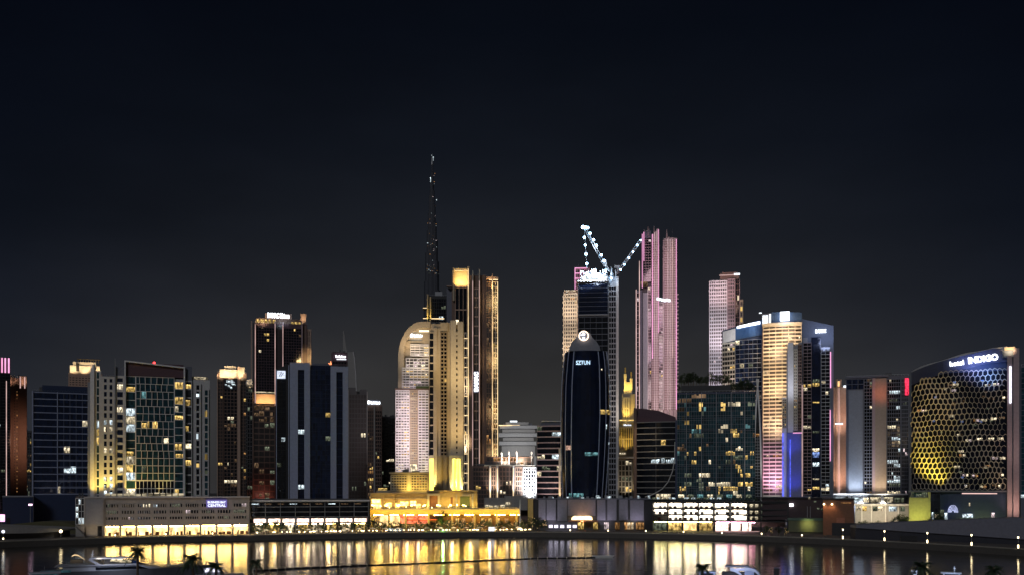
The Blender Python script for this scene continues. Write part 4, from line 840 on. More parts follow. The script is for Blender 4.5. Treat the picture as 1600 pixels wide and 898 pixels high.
q = MB(); q.prism(L+R_[::-1][1:], 2, 8); q.build('inner_glass', ggrey, b.root); b.fac(1179.5, 1188.5, 680, 775, 2, 20, grey, ggrey, .2, .3, .06, 'amber cream dim', y=1.9); b.part('warm_floor', W['amber'], [(1179.5, 1188.5, 677, 681, .6, 1.2)])
b.flood(1183, 770, 18, 10, (1, .9, .8), apy=680, ang=70); b.done()

b = B('apartment_tower', 'tall pale tower with a tight grid of windows washed pink, behind the rounded blue tower', 1108, 1161, 1010)
g0 = gy(1010)
b.body(rose, 1108, 1156, 438, 26); b.part('crown', brown, [(1125, 1155, 427, 438, 1, 14), (1128, 1152, 425.4, 427, 0, 14)]); b.part('crown_light', led_rose, [(1124, 1150, 429, 430.4, 0, .8)]); b.part('crown_light', led_white, [(1147, 1156, 428, 430.5, -.6, 0)])
b.fac(1108, 1136, 438, 640, 8, 36, white, gbrown, .75, 1.25, .06, 'pink cream', punched=True, proud=1.2); b.fac(1137, 1148, 436, 640, 3, 36, rose, gbrown, .8, 1.2, .12, 'warm pink', punched=True, proud=1, y=-.2)
b.fac(1149, 1155, 436, 640, 2, 24, brown, gblack, .3, .6, .05, y=.3); b.fac(1156, 1161, 470, 640, 1, 20, sand, gbrown, .6, 1.2, .4, 'warm amber', y=1); b.body(sand, 1156, 1161.5, 468, 18, y=2)
for x, y, c, e_ in ((1120, 470, (1, .68, .76), 26), (1142, 470, (1, .6, .5), 14), (1120, 540, (1, .82, .95), 30), (1142, 540, (1, .65, .6), 14), (1120, 610, (1, .85, 1), 26)): b.flood(x, y, 34, e_, c, apy=y-20, ang=80)
b.done()
b = B('office_tower', 'rounded blue glass tower with a long glaring white sign under its curved roofline', 1127, 1191, 770)
g0 = gy(770); X0, X1 = b.x(1128), b.x(1191); cv = lambda x, X0=X0, X1=X1: 11*((x-X0)/(X1-X0)-.95)**2
q = MB(); q.ribbon(X0, X1, 0, b.z(512), cv, .5, 24, 14, z1b=b.z(501)); q.build('tower_body', navy, b.root)
q = MB(); q.ribbon(b.x(1149), X1, b.z(529), b.z(510), cv, -.6, .4, 8, z0b=b.z(524), z1b=b.z(500)); q.build('blue_top_band', mat('blue_band_panel', (.03, .08, .19), .4), b.root)
q = MB(); q.ribbon(b.x(1129), b.x(1149), b.z(532), b.z(514), cv, -.6, .4, 6, z0b=b.z(529), z1b=b.z(511)); q.build('pale_top_band', pale, b.root)
b.fac(1149, 1190, 530, 640, 6, 15, metal, gblue, .12, .35, .1, 'cool cream dim dim', y=cv, n=8, proud=.5); b.fac(1128, 1148.5, 532, 640, 5, 15, stone, ggrey, .3, 1.2, .25, 'cream pink warm', y=cv, n=6, proud=.6)
q = MB(); q.ribbon(b.x(1151.5), b.x(1187.5), b.z(511.6), b.z(508.3), cv, -1.3, -.8, 8, z0b=b.z(507), z1b=b.z(502.8)); q.build('sign_strip', sign_white, b.root)
b.part('spur_light', led_white, [(1186, 1190, 489, 490.4, -.4, 0)])
b.flood(1133, 530, 14, 6, (.9, .94, 1), apy=520, ang=90); b.flood(1134, 630, 20, 24, (1, .88, .85), apy=570, ang=80); b.flood(1170, 512, 12, 2.4, (.3, .55, 1), apy=515, ang=120); b.done()
b = B('residential_tower', 'curved tower of amber-lit balcony bands with a white square logo on a blue crown', 1190, 1254, 745)
g0 = gy(745); X0, X1 = b.x(1191), b.x(1253); cv = lambda x, X0=X0, X1=X1: 9*((x-X0)/(X1-X0)-.5)**2
q = MB(); q.ribbon(X0, X1, 0, b.z(503), cv, .6, 26, 12); q.build('tower_body', brown, b.root)
q = MB(); q.ribbon(b.x(1205), b.x(1253), b.z(504), b.z(486), cv, 1, 16, 8, z1b=b.z(488)); q.build('blue_crown', mat('crown_blue_panel', (.035, .075, .16), .5), b.root)
b.part('white_screen', em('white_screen_light', (.9, .95, 1), 1.8, .3), [(1191.5, 1200, 491, 504, -.2, .4), (1202, 1204.5, 489, 504, -.2, .4)]); b.part('screen_frame', slate, [(1190.5, 1205, 488.5, 506, .5, 8)])
lp_ = b.part('logo_panel', sign_white, [(1219, 1233.6, 486.8, 500.6, -.5, .2)]); q = MB()
for s_ in (-1, 1): q.bar((b.x(1226.4+s_*2.2), -.7, b.z(497.6)), (b.x(1226.4+s_*6), -.7, b.z(492.5)), .35, 4)
q.bar((b.x(1224), -.7, b.z(497)), (b.x(1229), -.7, b.z(497)), .3, 4); q.build('logo_mark', mat('logo_dark', (.02, .03, .05)), lp_)
b.fac(1192, 1252.5, 507, 780, 12, 46, stone, gbrown, .35, 1.1, .15, 'amber dimw dimw cream', y=cv, n=10, proud=.9, vmask=lambda i: i % 2 == 0)
q = MB(); q.ribbon(X0, X1, b.z(507.5), b.z(503.5), cv, -2, .5, 10); q.build('cornice', stone, b.root)
for y, c in ((540, (1, .68, .4)), (600, (1, .66, .36)), (660, (1, .66, .4))): b.flood(1208, y+10, 26, 60, c, apy=y-10, ang=80)
b.flood(1240, 520, 20, 20, (1, .7, .45), apy=515, ang=90); b.flood(1205, 760, 22, 60, (1, .5, .8), apy=735, ang=85); b.flood(1226, 505, 9, 2, (.35, .6, 1), apy=495, ang=120)
b.part('base_screen', led_white, [(1192, 1221, 778.4, 784.5, -4, -3)]); b.done()

b = B('office_tower', 'dark tower with a slanting slate roof, a small white name and a magenta light edge', 1230, 1303, 690)
g0 = gy(690)
q = MB(); q.prism([(b.x(1250), 0), (b.x(1302.5), 0), (b.x(1302.5), b.z(509)), (b.x(1253), b.z(496))], 3, 28); q.build('tower_body', mat('slate_blue_cladding', (.12, .145, .2), .6), b.root)
b.part('roof_storey', grey, [(1254.5, 1262, 526, 534, 2, 3)]); b.part('dark_shaft', gnavy, [(1268, 1282, 526, g0, 1.4, 3)])
b.fac(1255, 1268, 534, 772, 2, 44, rose, gblack, .2, .35, .08, 'cream warm dim', y=2, proud=.6); b.fac(1283, 1297, 542, 772, 2, 40, metal, gblack, .2, .4, .07, 'cool cream', y=2, proud=.6, litrows={36: .8, 37: .8, 38: .8})
for ya, yb_, m in ((592, 597, 'dim'), (598, 603, 'warm'), (627, 629, 'warm'), (700, 705, 'cream'), (706, 714, 'blue'), (722, 728, 'cool'), (747, 749, 'cream'), (760, 764, 'warm'), (673, 676, 'dim')): b.part('window', W[m], [(1270, 1280, ya, yb_, 1.1, 1.35)])
b.sign('DAMAC', 1282.5, 516.5, 16.5, 5.6, sign_white, y=2.4, bold=.03)
b.part('edge_light', led_pink, [(1297.2, 1298.6, 550, 606, .8, 2)]); b.part('edge_light', led_pink, [(1296.6, 1298, 640, 720, .8, 2)]); b.part('edge_light', led_rose, [(1252.6, 1253.8, 600, 775, .6, 2.4)])
b.flood(1290, 530, 20, 10, (.5, .6, 1), apy=515, ang=90); b.done()
b = B('glass_annex', 'faceted reflective annex glowing deep blue at its foot, between the amber and the slate towers', 1221, 1254, 668)
g0 = gy(668)
q = MB(); q.prism([(b.x(1229), 0), (b.x(1253), 0), (b.x(1253), b.z(533)), (b.x(1241), b.z(540)), (b.x(1231), b.z(534)), (b.x(1229), b.z(556))], 1, 20); q.build('tower_body', grey, b.root)
b.part('pale_fin', white, [(1231, 1239.5, 535, 690, -.6, .9)]); b.fac(1240, 1246, 545, 672, 2, 26, stone, gbrown, .5, .8, .4, 'warm amber dimw', y=.6, proud=.6); b.fac(1246.5, 1253, 538, 672, 2, 26, brown, gblack, .4, .8, .2, 'dimw', y=.7)
b.part('low_wing', white, [(1222, 1229, 620, g0, .4, 14)]); b.fac(1222, 1229, 622, 668, 2, 12, stone, gbrown, .5, .6, .5, 'warm amber', y=.2)
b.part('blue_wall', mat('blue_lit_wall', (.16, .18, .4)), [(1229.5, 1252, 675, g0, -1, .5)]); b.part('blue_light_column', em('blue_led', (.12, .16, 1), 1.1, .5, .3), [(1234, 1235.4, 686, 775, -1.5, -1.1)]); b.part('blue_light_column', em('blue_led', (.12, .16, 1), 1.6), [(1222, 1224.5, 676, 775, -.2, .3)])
b.part('magenta_line', led_pink, [(1239, 1253, 675.4, 676.6, -1.5, -1.1)])
b.flood(1240, 772, 12, 5, (.08, .12, 1), apy=725, ang=90); b.flood(1236, 700, 12, 2, (.1, .14, 1), apy=690, ang=90); b.flood(1240, 640, 22, 16, (.85, .85, 1), apy=570, ang=80); b.done()

b = B('fin_tower', 'slim tan tower with twin glowing vertical lines, right of the slate tower', 1302, 1326, 740)
b.body(tan, 1302, 1326, 604); b.part('fin', tan, [(1306, 1309, 592, gy(740), -1.6, .4)]); b.part('fin', tan, [(1312, 1315, 592, gy(740), -1.6, .4)]); b.part('lantern', em('amber_lantern', (1, .6, .25), 1.5, .4), [(1309, 1312, 595, 603, -1, .4)])
for x, st in ((1309.4, led_rose), (1311.4, led_rose)): b.part('light_strip', st, [(x, x+.6, 606, 772, -1.2, -.6)])
b.part('bridge_light', led_white, [(1305, 1317, 660.6, 662.6, -2.4, -1.8)]); b.part('bridge_light', led_white, [(1318, 1322, 602, 605, -1, -.3)])
b.flood(1313, 776, 16, 30, (1, .6, .45), apy=720, ang=70); b.flood(1313, 690, 18, 26, (1, .6, .45), apy=640, ang=70); b.done()
b = B('office_complex', 'flat-roofed block with a blue-grey pier, an orange-topped pier and white-lit floors', 1321, 1421, 690)
g0 = gy(690)
b.body(slate, 1322, 1420, 587.5, 28, y=1); b.part('roof_cap', slate, [(1321, 1388, 586, 589, -.4, 28)])
b.part('pier', mat('pier_blue_grey', (.2, .23, .28), .5), [(1326, 1348, 608, 772, -2, 1)]); b.fac(1322, 1350, 590, 607, 3, 2, slate, gblue, .3, .4, 0, y=.5); b.fac(1350, 1363, 590, 772, 3, 34, slate, gblack, .3, .5, .1, 'dimw dim cream', y=.4)
b.part('pier', mat('pier_taupe', (.34, .27, .22), .6), [(1363, 1385, 591, 772, -2, 1)]); b.part('pier_trim', rose, [(1363, 1367.6, 590.5, 772, -2.4, -2.02)])
b.fac(1386, 1407, 592, 772, 6, 30, slate, gblack, .25, .5, .3, 'cool cream dim', y=.3, litrows={3: .8, 7: .9, 8: .9, 12: .8, 15: .9, 16: .9, 18: .9, 19: .9, 21: .8, 22: .8, 26: .95, 27: .9, 28: .9, 29: .9, 10: .1, 11: .1}, run=.7)
b.fac(1408, 1420, 592, 772, 4, 30, slate, ggrey, .35, .5, .06, 'dim pink', y=.2)
b.part('red_light', em('red_wall_light', (1, .04, .1), 1.4, .6, .8), [(1414, 1420, 592, 618, -1, -.3)]); b.part('base_hall', ggrey, [(1300, 1418, 772, 788, -4, 6)]); b.part('hall_roof', white, [(1299, 1419, 770.6, 772.4, -5, 6)])
for xa, xb, m in ((1301, 1316, 'cool'), (1319, 1326, 'dim'), (1328, 1346, 'cool'), (1349, 1358, 'cream'), (1360, 1376, 'cream'), (1381, 1395, 'cream'), (1397, 1412, 'dim')): b.part('hall_window', W[m], [(xa, xb, 775+(xa % 3), 784, -4.5, -4.1)])
b.flood(1374, 778, 16, 14, (1, .78, .5), apy=735, ang=70); b.flood(1376, 626, 22, 8, (1, .24, .1), apy=612, ang=50, blend=1); b.flood(1338, 778, 18, 22, (.8, .85, 1), apy=730, ang=80); b.flood(1320, 790, 12, 26, (.9, .95, 1), apy=780, ang=110); b.flood(1345, 786, 9, 20, (.9, .95, 1), apy=778, ang=110); b.flood(1380, 786, 9, 14, (1, .9, .75), apy=778, ang=110); b.done()

# ===== honeycomb hotel
b = B('honeycomb_hotel', 'curved hotel wrapped in a honeycomb screen, yellow-lit at its foot', 1422, 1592, 560)
g0 = gy(560); X0, X1 = b.x(1422), b.x(1574)
def cv(x): t_ = (x-X0)/(X1-X0); return 16*(max(0, .42-t_)/.42)**2
def top(t_): return 573-27*min(1, t_*1.15)**.9 if t_ < .87 else 547
q = MB(); N = 20
for i in range(N):
    xa, xb = X0+(X1-X0)*i/N, X0+(X1-X0)*(i+1)/N; q.ribbon(xa, xb, 0, b.z(top(i/N))-1.2, cv, .6, 26, 1, z1b=b.z(top((i+1)/N))-1.2)
q.build('tower_body', navy, b.root)
q = MB()
for i in range(N):
    xa, xb = X0+(X1-X0)*i/N, X0+(X1-X0)*(i+1)/N; q.ribbon(xa, xb, b.z(top(i/N))-7.6, b.z(top(i/N)), cv, -.3, .5, 1, z0b=b.z(top((i+1)/N))-7.6, z1b=b.z(top((i+1)/N)))
q.build('roof_band', mat('roof_band_blue', (.05, .06, .12), .5), b.root)
q = MB()
for i in range(N):
    xa, xb = X0+(X1-X0)*i/N, X0+(X1-X0)*(i+1)/N; q.ribbon(xa, xb, b.z(top(i/N))+.02, b.z(top(i/N))+1.3*(sin(i*.7)*.3+.7), cv, 2, 14, 1, z0b=b.z(top((i+1)/N))+.02, z1b=b.z(top((i+1)/N))+1.3*(sin((i+1)*.7)*.3+.7))
q.build('roof_crest', pale, b.root)
q = MB(); q.ribbon(X0+.1, X1-.1, b.z(766), b.z(581), cv, 0, .4, 24); q.build('dark_glazing', panes('hotel_glass', (.006, .008, .016), .45, 3, 3.6, .5, 1.15), b.root)
# honeycomb screen: hexagonal bars laid on the curved front
hexw, hexh = 6.7*560/F*1.0, 11.2*560/F
q = MB(); arcL = []
rows = int((b.z(585)-b.z(764))/(hexh*.75)); zz0 = b.z(764)
ncol = int((X1-X0)/hexw)
hv = []
for r in range(rows+1):
    for c_ in range(ncol+1):
        cx = X0+(c_+.5+(.5 if r % 2 else 0))*hexw; cz = zz0+r*hexh*.75+hexh*.4
        if cx > X1-.6: continue
        t_ = (cx-X0)/(X1-X0)
        if cz > b.z(top(t_))-7.8: continue
        hv.append((cx, cz, t_))
        ang6 = [pi/6+k*pi/3 for k in range(6)]
        P6 = [(min(max(cx+cos(a)*hexw*.577, X0), X1), cz+sin(a)*hexh*.5) for a in ang6]
        P6 = [(x_+.55*sin(z_*.21+x_*.12)+.25*sin(z_*.5-x_*.31), z_+.3*sin(x_*.33+z_*.1)) for x_, z_ in P6]
        th_ = .36-.13*t_+.1*sin(cx*.2+cz*.13)
        for k in (0, 1, 2) if r else (0, 1, 2, 3, 4, 5):
            (xa, za), (xb, zb) = P6[k], P6[(k+1) % 6]; q.bar((xa, cv(xa)-.5, za), (xb, cv(xb)-.5, zb), th_, 4)
        if c_ == 0:
            (xa, za), (xb, zb) = P6[2], P6[3]; q.bar((xa, cv(xa)-.5, za), (xb, cv(xb)-.5, zb), th_, 4)
q.build('honeycomb_screen', mat('honeycomb_bronze', (.42, .36, .28), .55), b.root)
rnd = random.Random(11)
cl = [(1471, 604), (1481, 598), (1490, 598), (1486, 607), (1540, 601), (1553, 600), (1567, 621), (1522, 655), (1534, 655), (1549, 653), (1562, 652), (1510, 686), (1527, 684), (1545, 684), (1560, 684), (1551, 714), (1563, 714), (1540, 726), (1534, 728), (1505, 740), (1520, 741), (1560, 740), (1496, 677), (1488, 628), (1483, 647), (1432, 635), (1440, 636), (1500, 709), (1492, 727), (1508, 757), (1533, 758), (1556, 757), (1498, 703)]
for x, y in cl:
    for k in (0, 1):
        xa = b.x(x+k*5-1); b.win(xa, xa+1.35, b.z(y+3.6), b.z(y), cv, W[rnd.choice(('cream', 'pink', 'amber', 'dimw', 'cream'))], off=-.1)
for k in range(30):
    x, y = rnd.uniform(1455, 1565), rnd.uniform(592, 760); xa = b.x(x); b.win(xa, xa+1.4, b.z(y+3), b.z(y), cv, W[rnd.choice(('dim', 'dimw', 'dimw', 'blue'))], off=-.1)
b.part('base_wall', mat('yellowish_render', (.5, .48, .2)), [(1420, 1452, 777, g0, 1.5, 20)]); b.part('base_wall', mat('olive_render', (.3, .3, .12)), [(1500, 1571, 777, g0, 1, 20)]); b.part('base_pier', mat('yellowish_render', (.5, .48, .2)), [(1450, 1454, 766, g0, -.6, 1)])
b.part('base_slab', slate, [(1420, 1573, 765.5, 768, -1.4, 12)]); b.fac(1423, 1449, 768, 777, 3, 1, slate, gteal, .3, .3, .6, 'cream dim', y=1); b.part('lobby_glass', gblack, [(1454, 1500, 768, g0, 1.6, 3)]); b.part('red_light_line', led_rose, [(1503, 1558, 769.5, 771, -.6, .2)])
q = MB()
for k in range(5): 
    for i in range(9):
        a, c = pi*i/9, pi*(i+1)/9; r = (2.6-.45*k); q.bar((b.x(1489)+cos(a)*r, -.8, b.z(800)+sin(a)*r*1.6), (b.x(1489)+cos(c)*r, -.8, b.z(800)+sin(c)*r*1.6), .13, 4)
q.build('arched_lattice', em('lattice_glow', (.6, .65, 1), 1.6, .3), b.root)
for xa, xb, ya, yb_, m in ((1456, 1459, 800, 811, 'cool'), (1461, 1467, 803, 808, 'cream'), (1469, 1475, 796, 806, 'dim'), (1476, 1480, 801, 811, 'cool'), (1504, 1520, 802, 808, 'cool'), (1549, 1554, 800, 807, 'pink'), (1514, 1516, 785, 790, 'cream')): b.part('entrance_light', W[m], [(xa, xb, ya, yb_, -.4, .1)])
b.part('end_fin', rose, [(1573.5, 1581, 560, g0, -3, 22)]); b.part('end_fin', rose, [(1583, 1592, 549, g0, -3.6, 20)]); b.part('fin_gap', slate, [(1581, 1583, 560, g0, 0, 20)])
b.part('fin_head', mat('slate_blue_cladding', (.12, .145, .2)), [(1566, 1592, 551, 562, -2, 18)]); b.part('fin_light', em('white_blue_strip', (.8, .85, 1), 3.2, .1), [(1577, 1579.6, 576, 632, -3.7, -3.1)]); b.part('roof_box', sand, [(1569, 1586, 545.5, 551, -1, 8)])
b.flood(1578, 553, 7, 4, WARM, apy=549, ang=80)
g_ = b.sign('hotel', 1495, 566.5, 22, 7.5, sign_white, y=-1.0, tilt=-.10, bold=.03); b.sign('INDIGO', 1536, 561.5, 46, 10, sign_white, y=-1.0, tilt=-.10, bold=.035)
for x, e_ in ((1428, 13), (1438, 15), (1450, 15), (1466, 12)): b.flood(x, 764, 6, e_, (1, .8, .1), apy=730, ang=80)
for x in (1426, 1440, 1510, 1530, 1550): b.flood(x, 824, 9, 2.6 if x < 1500 else 1.6, (.98, 1, .25), apy=795, ang=90)
b.flood(1440, 650, 26, 9, (1, .7, .4), apy=640, ang=90, blend=1); b.flood(1520, 575, 11, 6, (.3, .4, 1), apy=568, ang=120); b.flood(1545, 590, 10, 6, (.2, .4, 1), apy=585, ang=110); b.flood(1583, 816, 14, 9, (1, .6, .45), apy=760, ang=70); b.flood(1583, 760, 20, 7, (1, .7, .6), apy=650, ang=60); b.done()
b = B('office_building', 'teal-tinted glass edge of a building cut off by the right edge of the frame', 1594, 1640, 620)
b.body(slate, 1595, 1640, 570); b.fac(1595, 1640, 572, 775, 5, 24, slate, gteal, .3, .4, .05, 'dim teal'); b.part('base_hall', W['cool'], [(1595, 1640, 772, 777, -3, -2)]); b.part('base_wall', slate, [(1595, 1640, 777, gy(620), -3, 0)]); b.done()

# ===== podiums right of centre
b = B('panelled_pavilion', 'low building clad in tall grey panels with a glowing entrance window, below the bullet tower', 826, 1020, 588)
g0 = gy(588)
b.part('wall', darkgrey, [(832, 1019, 780.5, g0, 1.5, 28)]); b.part('gold_column', mat('gold_panel', (.6, .42, .14), .5), [(825, 833, 779, g0-9, -1, 6)]); b.part('side_wall', black, [(833, 841, 780, g0, .5, 10)])
for xa, xb, yt, yb_ in ((841.5, 852.5, 780, 812), (854, 868.5, 780, 812), (871, 886, 780, 813), (887, 930.5, 780, 805), (933, 946, 780, 812), (949, 963.5, 778.5, 812), (967.5, 981, 779.5, 812), (984.5, 1006, 780.5, 812)): b.part('cladding_panel', mat('violet_grey_panel', (.24, .235, .27), .6), [(xa, xb, yt, yb_, 0, 1.4)])
b.part('roof_edge', slate, [(840, 1020, 778, 780, .6, 28)]); b.part('end_block', black, [(1007, 1019, 781, g0, -.6, 20)])
q = MB(); P8 = [(893, 811.5), (893.5, 807.5), (897, 805.6), (921, 805.4), (925, 807), (925.6, 811.5)]; q.prism([(b.x(x), b.z(y)) for x, y in P8], -.4, 0.3); q.build('entrance_window', em('entrance_glow', (1, .72, .36), 3.2, .25), b.root)
b.part('entrance_canopy', rust, [(888, 934, 812.4, 814.4, -5, 1)])
for xa in (857.5, 866, 875.5, 886, 895): b.part('screen', em('violet_white_screen', (.85, .8, 1), 1.8, .4), [(xa, xa+6, 819.5, 824, -.6, 0)])
for xa, xb, m in ((903, 912, 'warm'), (927, 934, 'warm'), (944, 951, 'pink'), (961, 968, 'amber'), (976, 990, 'amber'), (994, 1006, 'amber'), (980, 990, 'cream')): b.part('shop_glass', W[m], [(xa, xb, 815.5, 826, .2, 1.4)])
b.flood(910, 814, 5, 5, (1, .5, .25), apy=798, ang=110); b.flood(829, 830, 8, 7, GOLD, apy=795, ang=70)
for x in (858, 945, 995): b.flood(x, 822, 7, 1.5, (.85, .75, 1), apy=800, ang=100)
rnd = random.Random(8)
for k in range(26): x0 = rnd.uniform(845, 1018); b.part('rooftop_equipment' if k % 3 else 'rooftop_light', metal if k % 3 else W['cool'], [(x0, x0+rnd.uniform(2, 7), 778-rnd.uniform(1, 5), 778, rnd.uniform(4, 9), rnd.uniform(9.5, 14))])
b.done()

b = B('parking_podium', 'open multi-storey car park glowing white and cream on four levels, beside the panelled pavilion', 1018, 1232, 575)
g0 = gy(575)
b.part('back_wall', concrete, [(1019, 1230, 786, g0-6, 14, 15)])
for y in (784, 794.5, 803.5, 812.5): b.part('floor_slab', black, [(1018, 1232, y, y+1.8, 0, 14)])
b.part('roof_deck', black, [(1018, 1232, 782.4, 784, -.5, 16)])
for i, x in enumerate((1018, 1042, 1066, 1090, 1115, 1141, 1168, 1188, 1230)): b.part('column', black if i != 5 else pale, [(x, x+1.8, 784, g0, -.8, .2)])
for r, (ya, yb_) in enumerate(((786, 794), (796.4, 803), (805.4, 812))):
    for i, x in enumerate((1020, 1044, 1068, 1092, 1117, 1143)):
        if r == 2 and i < 1: continue
        b.part('reflection_lamp_row', feedwhite, [(x+2, x+19, ya+.2, ya+.9, 7, 7.3)]); b.part('lit_ceiling', carpark_em, [(x, x+21.5 if i < 5 else x+24, ya+.2, ya+6.4, 8, 8.3)])  # lamp rows added in the bays to strengthen their reflection
    for i, x in enumerate((1172, 1180, 1190, 1200, 1208)): b.part('lit_bay', W['cream'] if i < 2 else W['dim'], [(x, x+5, ya+1, ya+5.5, 4, 4.3)])
b.part('reflection_lamp_row', em('pink_reflection_lamp', (1, .35, .5), 26, .4), [(1119, 1180, 815, 815.8, 2.2, 2.6)]); b.part('reflection_lamp_row', em('lime_reflection_lamp', (1, .86, .28), 30, .4), [(1022, 1112, 815, 815.8, 2.2, 2.6)])  # coloured glow rows added to feed the reflection below
for i, x in enumerate((1020.5, 1044, 1068, 1093, 1118, 1143, 1160)): b.part('ground_shop', (W['dim'], W['warm'], shop, W['warm'], shop_pink, shop_pink, shop_pink)[i], [(x, x+(20 if i < 5 else 14), 816, g0-1, 3, 3.3)])
b.part('pink_line', led_rose, [(1118, 1186, g0-.9, g0-.2, -1, -.4)])
rnd = random.Random(5)
q = MB()
for k in range(420):
    x0 = b.x(rnd.uniform(1018, 1235)); z0 = b.z(782.4)+rnd.random()**2*2.2; a = rnd.uniform(0, 6.3); s_ = rnd.uniform(.25, .6); y0 = rnd.uniform(-.4, 2.5)
    bI = len(q.v); q.v += [(x0-s_*cos(a), y0-s_*sin(a), z0), (x0+s_*cos(a), y0+s_*sin(a), z0), (x0+.3*s_, y0, z0+s_*1.4)]; q.f.append((bI, bI+1, bI+2))
q.build('roof_planting', mat('dark_foliage', (.03, .05, .02), .8), b.root)
for k in range(14): x0 = rnd.uniform(1018, 1120); b.part('rooftop_light', W['cool' if k % 2 else 'dim'], [(x0, x0+rnd.uniform(2, 7), 777, 779.4, 5, 6)])
cp_b = b
b.done()
b = B('dark_villa', 'dark low building with one bright white floodlight on its wall, right of the car park', 1190, 1300, 560)
g0 = gy(560)
b.part('wall', mat('maroon_dark', (.05, .03, .035)), [(1190, 1300, 778, 812, 6, 24)]); b.part('roof', black, [(1188, 1301, 776.4, 778.2, 5, 25)]); b.part('garden_wall', mat('olive_wall', (.12, .13, .07)), [(1232, 1300, 812, 830, -4, 5.5)]); b.part('green_parapet', mat('green_grey', (.1, .16, .12)), [(1231, 1300.6, 808.6, 812, -4.6, 6)])
for x in (1261, 1265.6): b.part('post', grey, [(x, x+.7, 790, 808, -4, -3.6)])
for xa, ya in ((1272, 782), (1277, 793), (1283, 794), (1263, 776)): b.part('window', W['dim' if xa != 1263 else 'cream'], [(xa, xa+3.5, ya, ya+2.6, 5.6, 5.95)])
b.part('wall_floodlight', sign_white, [(1233.5, 1239.5, 786.4, 790.6, 5, 5.6)]); b.flood(1262, 816, 9, 1.2, (.95, .9, .3), apy=820, ang=100); b.done()
b = B('timber_kiosk', 'small brown box-shaped building with two wall lamps, near the right-hand embankment', 1284, 1336, 530)
g0 = gy(530)
b.part('wall', timber, [(1286, 1334.5, 780, g0, 0, 16)]); b.part('roof', black, [(1284, 1335.6, 777.6, 780, -.8, 16.5)]); b.part('low_wall', black, [(1300, 1338, 816, g0, -3.5, -.2)]); b.part('bench_block', rust, [(1307, 1320, 808, 816, -1.4, -.2)])
for x in (1287.5, 1300): 
    q = MB(); q.ball((b.x(x), -.7, b.z(787)), .5); q.build('wall_lamp', bulb_warm, b.root); b.flood(x, 786, 2, .5, (1, .55, .25), apy=800, ang=120, size=.2)
b.part('light_strip', W['amber'], [(1314, 1330, 784.6, 785.6, -.3, -.05)]); b.done()

# low wall with planting behind the embankment
b = B('garden_pavilion', 'long low glazed pavilion with cream lights behind hedges, left of the honeycomb hotel', 1336, 1420, 600)
g0 = gy(600)
b.part('wall', concrete, [(1336, 1420, 789, g0, 3, 16)]); b.part('roof', pale, [(1335, 1421, 786.6, 789, .5, 17)])
for i, (x, m) in enumerate(((1338, 'cream'), (1347, 'warm'), (1364, 'dim'), (1372, 'cream'), (1389, 'cool'), (1394, 'cool'), (1407, 'dim'))): b.part('window', W[m], [(x, x+7, 791, 798, 2.4, 2.95)])
for x in (1346, 1361, 1383, 1403): b.part('pillar', pale, [(x, x+1.4, 789, g0, 1, 2)])
b.flood(1350, 803, 16, 10, (1, .85, .55), apy=800, ang=130); b.flood(1385, 803, 16, 10, (1, .8, .5), apy=795, ang=120); b.done()
# ===== embankment and left bank shapes
def wallpoly(name, m, pts, y0off, y1off, parent=None):   # pts: (px, d, ztop, zbot); thickness back from the front
    q = MB()
    for px, d, zt, zb in pts:
        x = (px-800)/F*d; q.v += [(x, d+y0off, zb), (x, d+y0off, zt), (x, d+y1off, zt), (x, d+y1off, zb)]
    for i in range(len(pts)-1):
        k = 4*i
        for j in range(4): q.f.append((k+j, k+4+j, k+4+(j+1) % 4, k+(j+1) % 4))
    n_ = len(pts); q.f += [(0, 1, 2, 3), (4*n_-1, 4*n_-2, 4*n_-3, 4*n_-4)]
    return q.build(name, m, parent)
Zp = lambda y, d: CH+(HY-y)*d/F
rt = empty('bridge_ramp', (0, 0, 0)); tag(rt, 'plain grey embankment wall rising to the right edge beside the quay', 'ramp')
sp_ = [(1338, 489, 820, 824), (1375, 482, 817, 826.5), (1420, 474, 814.6, 830), (1500, 460, 811.6, 835), (1600, 442, 808, 842), (1760, 424, 803, 850)]
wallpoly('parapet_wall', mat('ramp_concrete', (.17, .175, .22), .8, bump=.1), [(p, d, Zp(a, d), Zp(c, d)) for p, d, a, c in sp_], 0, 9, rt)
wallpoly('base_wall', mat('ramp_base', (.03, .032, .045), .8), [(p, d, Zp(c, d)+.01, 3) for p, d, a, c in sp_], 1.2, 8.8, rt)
for px in (1405, 1472, 1540): wallpoly('wall_recess', black, [(px, 470, Zp(836, 470), 3.3), (px+26, 466, Zp(836, 466), 3.3)], -3+(1472-px)*.02, -2.4+(1472-px)*.02, rt)
lf = empty('low_ramp', (0, 0, 0)); tag(lf, 'broad pale low ramp with a rounded end at the left edge, beside the quay', 'ramp')
wallpoly('ramp_slab', concrete, [(-120, 470, Zp(817, 470), Zp(833, 470)), (0, 485, Zp(822, 485), Zp(833, 485)), (60, 497, Zp(824, 497), Zp(832, 497)), (88, 503, Zp(825.4, 503), Zp(830, 503)), (95, 505, Zp(826.6, 505), Zp(828.6, 505))], 0, 22, lf)
wallpoly('ramp_base', darkgrey, [(-120, 470, Zp(834, 470), 3), (82, 502, Zp(831, 502), 3)], 1.5, 20, lf)
gm = empty('planted_mound', (0, 0, 0)); tag(gm, 'low grassy mound between the blue block and the grey podium', 'mound')
wallpoly('bank', mat('night_grass', (.09, .085, .045), .95, bump=.4), [(20, 545, Zp(818, 545), 3), (60, 545, Zp(814, 545), 3), (100, 545, Zp(815, 545), 3), (122, 545, Zp(822, 545), 3)], 0, 20, gm)

